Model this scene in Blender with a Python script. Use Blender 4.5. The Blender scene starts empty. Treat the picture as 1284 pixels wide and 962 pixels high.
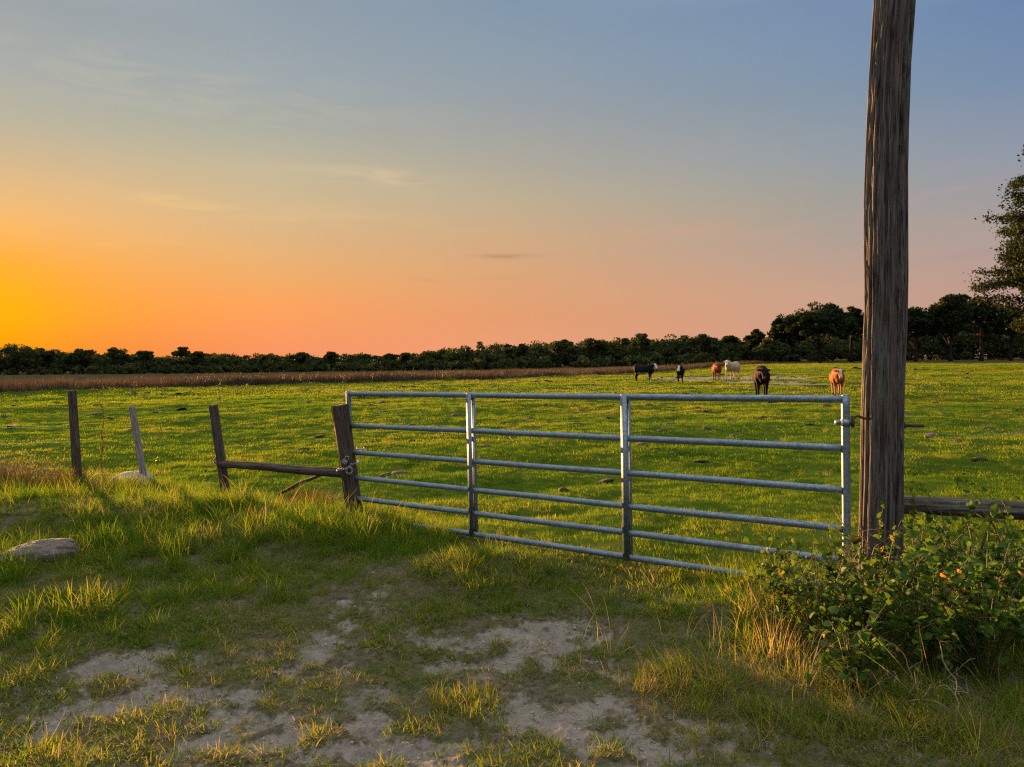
import bpy, bmesh, math, random
import numpy as np
from mathutils import Vector, Matrix, Euler

S = bpy.context.scene
COL = S.collection
R = math.radians
rng = np.random.default_rng(7)

# ------------------------------------------------------------------ camera
FPX, CX, CY, CAMH = 966.0, 642.0, 481.0, 1.65
PITCH = math.atan(32 / FPX)
ROLL = R(0.5)
fw = Vector((0, math.cos(PITCH), -math.sin(PITCH)))
r0 = Vector((1, 0, 0)); u0 = Vector((0, math.sin(PITCH), math.cos(PITCH)))
rt = r0 * math.cos(ROLL) - u0 * math.sin(ROLL)
up = u0 * math.cos(ROLL) + r0 * math.sin(ROLL)
cam = bpy.data.cameras.new('camera'); camo = bpy.data.objects.new('camera', cam); COL.objects.link(camo)
cam.sensor_width = 36; cam.lens = FPX / 1284 * 36
cam.clip_start = 0.05; cam.clip_end = 6000
M = Matrix((rt, up, -fw)).transposed().to_4x4(); M.translation = (0, 0, CAMH)
camo.matrix_world = M
S.camera = camo
S.render.resolution_x = 1024; S.render.resolution_y = 767

# ------------------------------------------------------------------ exposure, sun, sky
EXP = 2.6
SKY_GAIN = 1.0
SUN_AZ, SUN_EL = -34.6, 3.8          # degrees: to the left of the view axis, above the horizon
S.view_settings.view_transform = 'Standard'; S.view_settings.look = 'None'
S.view_settings.exposure = EXP; S.view_settings.gamma = 1; S.view_settings.use_curve_mapping = False
S.render.engine = 'CYCLES'
S.cycles.max_bounces = 5; S.cycles.transparent_max_bounces = 4
S.cycles.diffuse_bounces = 3; S.cycles.transmission_bounces = 3; S.cycles.glossy_bounces = 2
S.cycles.use_denoising = False; S.cycles.pixel_filter_type = 'BLACKMAN_HARRIS'; S.cycles.filter_width = 1.25
S.cycles.use_adaptive_sampling = False
S.cycles.sample_clamp_indirect = 1.0; S.cycles.sample_clamp_direct = 0.8

sun = bpy.data.lights.new('sun', 'SUN'); suno = bpy.data.objects.new('sun', sun); COL.objects.link(suno)
sun.energy = 3.9; sun.angle = R(1.0); sun.color = (1.0, 0.51, 0.19)
sd = Vector((math.sin(R(SUN_AZ)) * math.cos(R(SUN_EL)), math.cos(R(SUN_AZ)) * math.cos(R(SUN_EL)), math.sin(R(SUN_EL))))
suno.rotation_euler = (-sd).to_track_quat('-Z', 'Y').to_euler()
suno.location = sd * 50

def lin(c):
    return tuple(((v / 255) / 12.92 if v / 255 <= 0.04045 else ((v / 255 + 0.055) / 1.055) ** 2.4) for v in c)

class NT:
    def __init__(s, tree): s.t = tree; s.n = tree.nodes; s.l = tree.links; s.n.clear()
    def new(s, typ, **kw):
        nd = s.n.new(typ)
        for k, v in kw.items(): setattr(nd, k, v)
        return nd
    def put(s, sock, v):
        if hasattr(v, 'is_output') or isinstance(v, bpy.types.NodeSocket): s.l.new(v, sock)
        elif v is not None:
            if sock.type == 'RGBA' and len(v) == 3: v = (*v, 1)
            sock.default_value = v
    def math(s, op, a, b=None, c=None, clamp=False):
        nd = s.new('ShaderNodeMath', operation=op, use_clamp=clamp)
        s.put(nd.inputs[0], a)
        if b is not None: s.put(nd.inputs[1], b)
        if c is not None: s.put(nd.inputs[2], c)
        return nd.outputs[0]
    def mix(s, f, a, b, mode='MIX'):
        nd = s.new('ShaderNodeMix', data_type='RGBA', blend_type=mode)
        s.put(nd.inputs[0], f); s.put(nd.inputs[6], a); s.put(nd.inputs[7], b)
        return nd.outputs[2]
    def mr(s, v, a, b, c=0, d=1, smooth=False):
        nd = s.new('ShaderNodeMapRange', interpolation_type='SMOOTHSTEP' if smooth else 'LINEAR')
        s.put(nd.inputs[0], v); nd.inputs[1].default_value = a; nd.inputs[2].default_value = b
        nd.inputs[3].default_value = c; nd.inputs[4].default_value = d
        return nd.outputs[0]
    def ramp(s, f, stops):
        nd = s.new('ShaderNodeValToRGB'); cr = nd.color_ramp
        while len(cr.elements) < len(stops): cr.elements.new(0.5)
        for e, (p, c) in zip(cr.elements, stops): e.position = p
        for e, (p, c) in zip(cr.elements, stops): e.position = p; e.color = (*c[:3], 1)
        s.put(nd.inputs[0], f)
        return nd.outputs[0]
    def noise(s, vec, scale, detail=4, rough=0.55, dist=0, dims='3D'):
        nd = s.new('ShaderNodeTexNoise', noise_dimensions=dims)
        if vec is not None: s.l.new(vec, nd.inputs['Vector'])
        nd.inputs['Scale'].default_value = scale; nd.inputs['Detail'].default_value = detail
        nd.inputs['Roughness'].default_value = rough; nd.inputs['Distortion'].default_value = dist
        return nd.outputs['Fac']
    def mapping(s, vec, scale=(1, 1, 1), loc=(0, 0, 0), rot=(0, 0, 0)):
        nd = s.new('ShaderNodeMapping'); s.l.new(vec, nd.inputs[0])
        nd.inputs['Scale'].default_value = scale; nd.inputs['Location'].default_value = loc; nd.inputs['Rotation'].default_value = rot
        return nd.outputs[0]
    def attr(s, name, typ='GEOMETRY', out='Fac'):
        nd = s.new('ShaderNodeAttribute', attribute_type=typ, attribute_name=name)
        return nd.outputs[out]
    def bump(s, h, strength=0.5, dist=0.01):
        nd = s.new('ShaderNodeBump'); s.l.new(h, nd.inputs['Height'])
        nd.inputs['Strength'].default_value = strength; nd.inputs['Distance'].default_value = dist
        return nd.outputs[0]

world = bpy.data.worlds.new('World'); S.world = world; world.use_nodes = True
w = NT(world.node_tree)
tc = w.new('ShaderNodeTexCoord')
sep = w.new('ShaderNodeSeparateXYZ'); w.l.new(tc.outputs['Generated'], sep.inputs[0])
elev = w.math('MULTIPLY', w.math('ARCSINE', sep.outputs[2]), 180 / math.pi)       # degrees
az = w.math('MULTIPLY', w.math('ARCTAN2', sep.outputs[0], sep.outputs[1]), 180 / math.pi)
d_az = w.math('ABSOLUTE', w.math('WRAP', w.math('SUBTRACT', az, SUN_AZ), 180, -180))
# the colours of the sky going up, at five bearings away from the sun
def el_of(y, px):
    yh = 449 - (px - 642) * math.tan(ROLL)
    return math.degrees(math.atan((yh - y) / FPX * math.cos(math.atan((px - 642) / FPX))))
cols = {
    -10: None,
    15: [(440, (246, 138, 12)), (390, (252, 158, 30)), (330, (252, 170, 72)), (270, (243, 186, 116)), (235, (228, 186, 130)), (200, (210, 183, 143)), (150, (186, 180, 158)), (90, (170, 174, 168)), (0, (156, 163, 167))],
    335: [(440, (250, 150, 98)), (380, (252, 164, 94)), (340, (238, 174, 108)), (300, (224, 180, 128)), (260, (213, 184, 142)), (215, (198, 184, 152)), (160, (172, 174, 162)), (100, (158, 168, 172)), (0, (146, 159, 170))],
    655: [(440, (236, 160, 120)), (400, (228, 158, 112)), (350, (220, 165, 120)), (300, (208, 170, 132)), (250, (190, 174, 146)), (200, (172, 168, 156)), (130, (152, 160, 166)), (80, (142, 158, 171)), (0, (129, 150, 172))],
    1045: [(440, (206, 156, 134)), (370, (202, 162, 138)), (340, (192, 160, 142)), (300, (176, 160, 148)), (250, (164, 160, 152)), (200, (150, 158, 164)), (120, (132, 150, 168)), (60, (124, 147, 174)), (0, (119, 142, 174))],
    1270: [(440, (196, 150, 136)), (360, (188, 154, 142)), (300, (176, 158, 152)), (250, (160, 156, 158)), (200, (148, 154, 166)), (100, (121, 143, 172)), (0, (108, 134, 172))],
}
ramps, keys = [], []
for px, st in cols.items():
    if st is None: continue
    keys.append(math.degrees(math.atan((px - 642) / FPX)) - SUN_AZ)
    stops = [(max(el_of(y, px), 0) / 90, lin(c)) for y, c in st]
    stops.append((45 / 90, (1.0, 1.02, 1.06))); stops.append((1.0, (1.6, 1.6, 1.62)))  # sky above the frame, brightened to add fill light on the foreground
    stops = sorted(stops, key=lambda q: q[0])
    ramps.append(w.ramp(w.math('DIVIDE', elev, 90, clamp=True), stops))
skyc = ramps[0]
for i in range(1, 5):
    f = w.mr(d_az, keys[i - 1], keys[i], 0, 1)
    skyc = w.mix(f, skyc, ramps[i])
# glow round the sun
dy = w.math('SUBTRACT', elev, 3.6)
ang2 = w.math('ADD', w.math('POWER', w.math('MULTIPLY', d_az, 0.8), 2), w.math('POWER', w.math('MULTIPLY', dy, 1.3), 2))
glow = w.math('EXPONENT', w.math('DIVIDE', ang2, -18.0))
skyc = w.mix(w.math('MULTIPLY', glow, 0.8), skyc, (1.0, 0.46, 0.0))
# thin high clouds, laid out by bearing and height in the sky
comb = w.new('ShaderNodeCombineXYZ'); w.l.new(az, comb.inputs[0]); w.l.new(elev, comb.inputs[1])
wisp = w.noise(w.mapping(comb.outputs[0], (0.16, 0.9, 1), rot=(0, 0, R(-6))), 1.0, 6, 0.6, 0.8)
def cloud(px, y, wd, hd, col, amt, tilt=0.0):
    global skyc
    a0 = math.degrees(math.atan((px - 642) / FPX)); e0 = el_of(y, px)
    da = w.math('SUBTRACT', az, a0)
    de = w.math('SUBTRACT', w.math('SUBTRACT', elev, e0), w.math('MULTIPLY', da, tilt))
    q = w.math('ADD', w.math('POWER', w.math('DIVIDE', da, wd), 2), w.math('POWER', w.math('DIVIDE', de, hd), 2))
    m = w.math('MULTIPLY', w.math('EXPONENT', w.math('MULTIPLY', q, -1)), w.mr(wisp, 0.38, 0.66, 0, 1, True))
    skyc = w.mix(w.math('MULTIPLY', m, amt), skyc, lin(col))
cloud(240, 258, 5.5, 0.45, (255, 208, 132), 0.55, -0.10)
cloud(450, 221, 5.0, 0.6, (222, 198, 160), 0.55, -0.03)
cloud(500, 228, 2.2, 0.5, (230, 198, 160), 0.35, -0.2)
cloud(440, 275, 7.0, 0.7, (222, 188, 140), 0.5, -0.05)
cloud(640, 322, 2.2, 0.16, (176, 128, 112), 0.9, 0.0)
cloud(590, 351, 2.6, 0.13, (205, 132, 98), 0.8, 0.01)
cloud(1186, 243, 2.4, 0.35, (176, 156, 162), 1.0, 0.16)
cloud(1170, 328, 4.0, 0.3, (168, 146, 150), 0.6, 0.12)
cloud(1000, 300, 12.0, 1.2, (196, 164, 150), 0.3, 0.02)
cloud(250, 120, 14.0, 2.0, (186, 184, 170), 0.5, -0.06)
cloud(760, 300, 9.0, 0.7, (214, 166, 132), 0.45, 0.05)
cloud(120, 300, 9.0, 0.6, (255, 188, 96), 0.5, -0.04)
cloud(860, 190, 10.0, 1.2, (164, 162, 164), 0.35, 0.05)
nish = w.new('ShaderNodeTexSky', sky_type='NISHITA'); nish.sun_disc = False
nish.sun_elevation = R(SUN_EL); nish.sun_rotation = R(SUN_AZ); nish.dust_density = 3; nish.air_density = 1.2
nb = w.new('ShaderNodeBackground'); w.l.new(nish.outputs[0], nb.inputs[0]); nb.inputs[1].default_value = 0.0002
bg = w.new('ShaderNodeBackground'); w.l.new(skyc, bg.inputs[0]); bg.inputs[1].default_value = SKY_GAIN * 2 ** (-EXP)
ad = w.new('ShaderNodeAddShader'); w.l.new(bg.outputs[0], ad.inputs[0]); w.l.new(nb.outputs[0], ad.inputs[1])
wo = w.new('ShaderNodeOutputWorld'); w.l.new(ad.outputs[0], wo.inputs[0])

# ------------------------------------------------------------------ noise and terrain
def _h(ix, iy, seed):
    n = (ix.astype(np.int64) * 374761393 + iy.astype(np.int64) * 668265263 + seed * 974634777) & 0xffffffff
    n = ((n ^ (n >> 13)) * 1274126177) & 0xffffffff
    n = (n ^ (n >> 16)) & 0xffffffff
    return n.astype(np.float64) / 0xffffffff
def vn(x, y, seed=0):
    x = np.asarray(x, float); y = np.asarray(y, float)
    ix = np.floor(x); iy = np.floor(y); fx = x - ix; fy = y - iy
    fx = fx * fx * (3 - 2 * fx); fy = fy * fy * (3 - 2 * fy)
    a = _h(ix, iy, seed); b = _h(ix + 1, iy, seed); c = _h(ix, iy + 1, seed); d = _h(ix + 1, iy + 1, seed)
    return (a * (1 - fx) + b * fx) * (1 - fy) + (c * (1 - fx) + d * fx) * fy
def fbm(x, y, sc, octv=4, seed=0, gain=0.5):
    x = np.asarray(x, float); y = np.asarray(y, float)
    t = 0; a = 1; s = 0; f = 1 / sc
    for i in range(octv):
        c, sn = math.cos(i * 1.1), math.sin(i * 1.1)
        t = t + a * vn((x * c - y * sn) * f, (x * sn + y * c) * f, seed + i * 17); s += a; a *= gain; f *= 2.03
    return t / s
def sst(x, a, b):
    t = np.clip((np.asarray(x, float) - a) / (b - a), 0, 1); return t * t * (3 - 2 * t)
def pxof(x, y):
    a = np.clip(np.arctan2(x, y), -1.1, 1.1)
    return 642 + 966 * np.tan(a)
ZF_P = [-900, 0, 300, 600, 800, 930, 1284, 2400]; ZF_Z = [-1.6, -1.55, -1.3, -0.9, -0.3, 0.3, 0.35, 0.35]
ED_P = [-900, -200, 0, 300, 600, 680, 790, 850, 900, 930, 960, 3000]; ED_R = [48, 50, 50, 54, 60, 66, 80, 92, 112, 124, 132, 134]
def edge(x, y): return np.interp(pxof(x, y), ED_P, ED_R) + (fbm(x, y, 9, 3, 91) - 0.5) * 5
def base_h(x, y):
    x = np.asarray(x, float); y = np.asarray(y, float)
    r = np.hypot(x, y); p = pxof(x, y)
    e = np.minimum(np.interp(p, ED_P, ED_R), 62)
    z = np.interp(p, ZF_P, ZF_Z) * sst(r, e - 6, e + 60)
    return z
def field_of(px, py):
    d = fw + rt * ((px - CX) / FPX) - up * ((py - CY) / FPX)
    t = -CAMH / d.z
    for _ in range(6):
        zz = float(base_h(d.x * t, d.y * t)); t = (zz - CAMH) / d.z
    return d.x * t, d.y * t
def at(px, py, Y):
    d = fw + rt * ((px - CX) / FPX) - up * ((py - CY) / FPX)
    return Vector((0, 0, CAMH)) + d * (Y / d.y)
# landmarks on the ground: (x, y, rx, ry, amount)
def blob(x, y, lst, warp=0.0):
    x = np.asarray(x, float); y = np.asarray(y, float)
    t = np.zeros_like(x)
    wx = x + warp * (fbm(x, y, 0.8, 3, 5) - 0.5); wy = y + warp * (fbm(x, y, 0.8, 3, 6) - 0.5)
    for (px, py, rx, ry, a) in lst:
        gx, gy = field_of(px, py)
        t = np.maximum(t, a * np.exp(-(((wx - gx) / rx) ** 2 + ((wy - gy) / ry) ** 2) ** 1.5))
    return t
BARE = [(175, 822, .38, .28, 1), (120, 890, .40, .20, .95), (240, 880, .42, .22, .85), (690, 800, .45, .60, .95), (640, 850, .3, .35, .7),
        (790, 930, .5, .42, 1.15), (740, 890, .4, .3, .9), (660, 880, .45, .3, .85), (500, 930, .5, .22, .8), (760, 870, .35, .4, .9), (700, 830, .35, .3, .8), (280, 930, .5, .2, .7), (150, 860, .4, .2, .7), (380, 940, .42, .20, 1.05), (470, 890, .3, .25, .8), (560, 935, .35, .16, .8), (690, 940, .3, .16, .7),
        (440, 770, .42, .40, .75), (300, 905, .3, .18, .8), (60, 925, .3, .15, .8), (590, 800, .4, .4, .55), (740, 860, .3, .3, .8),
        (560, 830, .7, .35, .5), (1000, 955, .3, .1, .4), (870, 950, .3, .12, .9), (350, 820, .6, .3, .45),
        (600, 1100, 1.6, .7, .95), (200, 1100, .9, .5, .6)]
TRACK = [(600, 870, 1.3, .9, 1), (330, 890, 1.3, .6, .9), (440, 750, .55, .9, .75), (650, 1100, 2.0, .8, 1), (700, 800, .6, .6, .9)]
TALL = [(60, 625, 2.4, 1.3, 1), (250, 665, 1.6, .9, .9), (400, 670, 1.0, .9, 1), (120, 700, 1.8, .9, .85), (300, 740, .9, .6, .65), (20, 780, 1.0, .6, .55), (480, 690, .6, .5, .8),
        (600, 725, .7, .35, .5), (750, 765, .6, .35, .25), (950, 745, .5, .4, .9), (960, 790, .45, .45, 1), (900, 870, .35, .35, .95),
        (1000, 900, .5, .4, 1), (1150, 920, .7, .4, 1), (1280, 800, .9, .9, .9), (1100, 760, .8, .6, .9), (1350, 760, 1.2, 1.2, .8), (1200, 800, .9, .5, 1.1), (1080, 800, .6, .5, 1.1), (-200, 640, 2.5, 1.6, .9)]
DRY = [(600, 730, .45, .3, .7), (540, 760, .35, .3, .6), (880, 870, .35, .35, .9), (960, 860, .3, .35, .9), (1000, 930, .6, .3, .6), (1200, 950, .6, .3, .7),
       (590, 880, .2, .2, .7), (360, 690, .8, .4, .6), (250, 700, .9, .3, .5), (90, 735, .35, .2, .7), (60, 950, .6, .2, .5), (650, 680, .5, .3, .5), (960, 790, .3, .3, .4)]
SAND = [(910, 474, 6.5, 6.0, 1), (860, 477, 3.0, 2.4, .8), (1010, 482, 3.5, 1.8, .75), (960, 480, 3, 1.6, .8)]
def bare_f(x, y): 
    n = fbm(x, y, 0.35, 4, 31)
    n2 = fbm(x, y, 0.09, 3, 33)
    return sst(blob(x, y, BARE, 0.5) * 0.85 + (n - 0.5) * 1.4 + (n2 - .5) * 1.5, 0.24, 0.92)
def ground_h(x, y):
    x = np.asarray(x, float); y = np.asarray(y, float)
    r = np.hypot(x, y)
    gate_side = sst(y + x * 0.75, 6.2, 7.6)         # 1 in the pasture, 0 on the track side
    near = 1 - sst(r, 110, 150)
    bump = (fbm(x, y * 1.25, 1.5, 3, 11, 0.55) - 0.5) * 0.15 + (fbm(x, y, 5.5, 2, 12) - 0.5) * 0.20
    pits = -0.05 * sst(fbm(x, y, 0.55, 2, 13), 0.62, 0.8)
    z = base_h(x, y) + (bump + pits) * gate_side * near
    f = (1 - gate_side) * (1 - sst(r, 25, 40))
    z = z + f * (fbm(x, y, 0.9, 3, 21) - 0.5) * 0.07 + f * (fbm(x, y, 0.16, 3, 22) - 0.5) * 0.034
    z = z + f * (fbm(x, y, 0.055, 2, 24) - .5) * .020 * (1 - sst(r, 5, 9))
    z = z + 0.09 * blob(x, y, [(600, 715, .8, .45, 1)]) + 0.10 * blob(x, y, [(980, 770, .7, .5, 1)]) + 0.17 * blob(x, y, [(120, 650, 2.2, .8, 1), (330, 680, 1.2, .6, .8)])
    z = z - 0.022 * bare_f(x, y) * f
    # tyre treads pressed into the bare sand
    tr = 0.012 * bare_f(x, y) * f * (np.sin((x * 0.35 + y * 0.94 + 0.06 * np.sin(x * 30)) * 2 * math.pi / 0.075) > 0.2) * sst(fbm(x, y, 0.5, 2, 23), 0.42, 0.55)
    gx, gy = field_of(810, 935); u = (x - gx) * .95 - (y - gy) * .32
    ruts = .006 * bare_f(x, y) * (.4 + fbm(x, y, .2, 2, 26)) * np.sin(u * 2 * math.pi / .045 + 1.5 * fbm(x, y, .4, 2, 25)) * np.exp(-(((x - gx) / .42) ** 2 + ((y - gy) / .5) ** 2) ** 2)
    return z + tr + ruts * f
def gh(x, y): return float(ground_h(np.array([x]), np.array([y]))[0])
def G(px, py):
    x, y = field_of(px, py); return Vector((x, y, gh(x, y)))

# ------------------------------------------------------------------ mesh helpers
def tag(o, label=None, cat=None, group=None, kind=None):
    if label: o['label'] = label
    if cat: o['category'] = cat
    if group: o['group'] = group
    if kind: o['kind'] = kind
    return o
def mesh_np(name, v, f, smooth=False, attrs=None):
    """v (N,3); f (M,k) with a constant k, or a list of such arrays"""
    me = bpy.data.meshes.new(name)
    fs = f if isinstance(f, list) else [f]
    v = np.asarray(v, np.float32)
    me.vertices.add(len(v)); me.vertices.foreach_set('co', v.ravel())
    tot = sum(a.size for a in fs); n = sum(len(a) for a in fs)
    me.loops.add(tot); me.loops.foreach_set('vertex_index', np.concatenate([a.ravel() for a in fs]).astype(np.int32))
    me.polygons.add(n)
    lt = np.concatenate([np.full(len(a), a.shape[1], np.int32) for a in fs])
    ls = np.concatenate([[0], np.cumsum(lt)[:-1]]).astype(np.int32)
    me.polygons.foreach_set('loop_start', ls)
    if smooth: me.polygons.foreach_set('use_smooth', np.ones(n, bool))
    me.update(calc_edges=True); me.validate()
    for k, a in (attrs or {}).items():
        a = np.asarray(a, np.float32)
        if a.ndim == 1:
            at_ = me.attributes.new(k, 'FLOAT', 'POINT'); at_.data.foreach_set('value', a)
        else:
            at_ = me.attributes.new(k, 'FLOAT_COLOR', 'POINT'); at_.data.foreach_set('color', np.c_[a, np.ones(len(a))].astype(np.float32).ravel())
    return me
def obj(name, me, mat, parent=None, loc=None):
    o = bpy.data.objects.new(name, me); COL.objects.link(o)
    if mat is not None:
        me.materials.clear(); me.materials.append(mat)
    if parent is not None: o.parent = parent
    if loc is not None: o.location = loc
    return o
def empty(name, loc=(0, 0, 0), rot=(0, 0, 0)):
    o = bpy.data.objects.new(name, None); COL.objects.link(o); o.location = loc; o.rotation_euler = rot
    o.empty_display_size = 0.2
    return o
class MB:
    """collects tubes, boxes and quads into one mesh"""
    def __init__(s): s.v = []; s.q = []; s.t = []; s.n = 0; s.uv = []
    def add(s, v, q=None, t=None):
        v = np.asarray(v, float); s.v.append(v)
        if q is not None and len(q): s.q.append(np.asarray(q) + s.n)
        if t is not None and len(t): s.t.append(np.asarray(t) + s.n)
        s.n += len(v)
    def tube(s, pts, rad, seg=8, cap=True, disp=None):
        pts = np.asarray([tuple(p) for p in pts], float); m = len(pts)
        rad = np.broadcast_to(np.asarray(rad, float), (m,))
        tg = np.gradient(pts, axis=0); tg /= np.linalg.norm(tg, axis=1)[:, None] + 1e-9
        ref = np.array([0, 0, 1.0]) if abs(tg[0][2]) < 0.9 else np.array([0, 1.0, 0])
        a = np.cross(ref, tg[0]); a /= np.linalg.norm(a)
        V = []
        th = np.linspace(0, 2 * math.pi, seg, endpoint=False)
        for i in range(m):
            a = a - tg[i] * np.dot(a, tg[i]); a /= np.linalg.norm(a) + 1e-9
            b = np.cross(tg[i], a)
            rr = rad[i] if disp is None else rad[i] * (1 + disp[i])
            V.append(pts[i] + (np.cos(th)[:, None] * a + np.sin(th)[:, None] * b) * np.reshape(rr * np.ones(seg), (-1, 1)))
        V = np.concatenate(V)
        i, j = np.meshgrid(np.arange(m - 1), np.arange(seg), indexing='ij'); i = i.ravel(); j = j.ravel(); j2 = (j + 1) % seg
        q = np.c_[i * seg + j, i * seg + j2, (i + 1) * seg + j2, (i + 1) * seg + j]
        t = None
        if cap:
            V = np.r_[V, pts[:1], pts[-1:]]; c0 = m * seg; k = np.arange(seg); k2 = (k + 1) % seg
            t = np.r_[np.c_[np.full(seg, c0), k2, k], np.c_[np.full(seg, c0 + 1), (m - 1) * seg + k, (m - 1) * seg + k2]]
        s.add(V, q, t); return s
    def box(s, o, ax, ay, az_):
        o = np.array(o, float); ax, ay, az_ = (np.array(k, float) / 2 for k in (ax, ay, az_))
        V = [o + sx * ax + sy * ay + sz * az_ for sx in (-1, 1) for sy in (-1, 1) for sz in (-1, 1)]
        s.add(V, [[0, 1, 3, 2], [4, 6, 7, 5], [0, 4, 5, 1], [2, 3, 7, 6], [0, 2, 6, 4], [1, 5, 7, 3]]); return s
    def mesh(s, name, smooth=True, attrs=None):
        f = []
        if s.q: f.append(np.concatenate(s.q))
        if s.t: f.append(np.concatenate(s.t))
        return mesh_np(name, np.concatenate(s.v), f, smooth, attrs)
def ellip(c, r, rot=None, seg=14, rings=9):
    th = np.linspace(0, 2 * math.pi, seg, endpoint=False); ph = np.linspace(0, math.pi, rings + 2)[1:-1]
    V = [[math.sin(p) * math.cos(t), math.sin(p) * math.sin(t), math.cos(p)] for p in ph for t in th] + [[0, 0, 1], [0, 0, -1]]
    V = np.array(V) * np.array(r)
    if rot is not None: V = V @ np.array(rot).T
    V = V + np.array(c)
    q = [[i * seg + j, (i + 1) * seg + j, (i + 1) * seg + (j + 1) % seg, i * seg + (j + 1) % seg] for i in range(rings - 1) for j in range(seg)]
    n = rings * seg
    t = [[n, j, (j + 1) % seg] for j in range(seg)] + [[n + 1, (rings - 1) * seg + (j + 1) % seg, (rings - 1) * seg + j] for j in range(seg)]
    return V, q, t

# ------------------------------------------------------------------ materials
def mat(name):
    m = bpy.data.materials.new(name); m.use_nodes = True; n = NT(m.node_tree)
    out = n.new('ShaderNodeOutputMaterial'); return m, n, out
def principled(n, out, col, rough=0.8, metal=0.0, normal=None, spec=0.3):
    p = n.new('ShaderNodeBsdfPrincipled'); n.put(p.inputs['Base Color'], col)
    n.put(p.inputs['Roughness'], rough); n.put(p.inputs['Metallic'], metal); p.inputs['Specular IOR Level'].default_value = spec
    if normal is not None: n.l.new(normal, p.inputs['Normal'])
    n.l.new(p.outputs[0], out.inputs[0]); return p
def leafy(name, stops, tr_gain=1.4, tr_mix=0.5, tint=True, rough=0.7, spec=0.10):
    """thin leaves or blades: reflecting and letting light through; colour by instance and by blade"""
    m, n, out = mat(name)
    bl = n.attr('bl')
    f = bl
    if tint:
        ti = n.attr('tint', 'INSTANCER')
        f = n.math('ADD', n.math('MULTIPLY', n.math('SUBTRACT', bl, 0.5), 0.55), ti, clamp=True)
    c = n.ramp(f, stops)
    p = n.new('ShaderNodeBsdfPrincipled'); n.l.new(c, p.inputs['Base Color']); p.inputs['Roughness'].default_value = rough
    p.inputs['Specular IOR Level'].default_value = spec
    t = n.new('ShaderNodeBsdfTranslucent')
    g = n.mix(1.0, c, (tr_gain * 1.1, tr_gain, tr_gain * 0.5), 'MULTIPLY'); n.l.new(g, t.inputs[0])
    mx = n.new('ShaderNodeMixShader'); mx.inputs[0].default_value = tr_mix
    n.l.new(p.outputs[0], mx.inputs[1]); n.l.new(t.outputs[0], mx.inputs[2]); n.l.new(mx.outputs[0], out.inputs[0])
    return m
GRASS = [(0.0, (.034, .088, .006)), (0.35, (.072, .145, .008)), (0.6, (.140, .175, .012)), (0.8, (.20, .175, .06)), (1.0, (.29, .245, .155))]
M_grass = leafy('grass_blades', GRASS, 1.6, 0.5)
M_reed = leafy('reed_blades', [(0, (.046, .036, .028)), (0.5, (.088, .066, .048)), (1, (.14, .108, .074))], 1.0, 0.2)
M_bramble = leafy('bramble_leaves', [(0, (.028, .066, .010)), (0.5, (.056, .12, .015)), (0.86, (.10, .15, .02)), (0.93, (.35, .17, .05)), (1, (.45, .24, .08))], 1.5, 0.4, tint=False, rough=0.6, spec=0.12)
M_brown = leafy('dead_weed_blades', [(0, (.030, .032, .012)), (.5, (.070, .054, .022)), (1, (.15, .105, .05))], 1.2, .35, tint=False)
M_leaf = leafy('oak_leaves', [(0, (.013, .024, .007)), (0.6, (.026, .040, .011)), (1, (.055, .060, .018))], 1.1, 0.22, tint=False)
M_leaf_far = leafy('woodland_leaves', [(0, (.022, .036, .012)), (0.5, (.045, .062, .018)), (0.8, (.080, .088, .028)), (1, (.13, .12, .04))], 1.1, 0.25, tint=False)

def wood_mat(name, dark, light, warm, lichen=0.35):
    m, n, out = mat(name)
    uv = n.new('ShaderNodeUVMap').outputs[0]
    g1 = n.noise(n.mapping(uv, (75, 3.2, 1)), 1, 6, 0.72, 0.3)
    g2 = n.noise(n.mapping(uv, (150, 5, 1)), 1, 4, 0.6)
    big = n.noise(n.mapping(uv, (7, 0.9, 1), (3, 1, 0)), 1, 4, 0.6)
    c = n.mix(n.mr(g1, 0.35, 0.68), dark, light)
    c = n.mix(n.mr(big, 0.50, 0.66, 0, 0.4), c, warm)
    li = n.noise(n.mapping(uv, (9, 1.4, 1), (7, 4, 0)), 1, 5, 0.7)
    c = n.mix(n.math('MULTIPLY', n.mr(li, 0.54, 0.68, 0, 1), lichen), c, (.20, .23, .19))
    c = n.mix(n.mr(g2, 0.34, 0.46, 0.9, 0), c, tuple(v * 0.25 for v in dark))
    h = n.math('ADD', n.math('MULTIPLY', g1, 0.7), n.math('MULTIPLY', g2, 0.5))
    principled(n, out, c, 0.85, 0, n.bump(h, 1.0, 0.014), 0.15)
    return m
M_pole = wood_mat('weathered_pole_wood', (.030, .025, .021), (.205, .19, .172), (.14, .085, .055), 0.5)
M_post = wood_mat('fence_post_wood', (.045, .034, .027), (.15, .12, .10), (.12, .07, .045), 0.3)
M_pale = wood_mat('pale_post_wood', (.16, .15, .14), (.46, .43, .39), (.28, .24, .2), 0.2)

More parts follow.
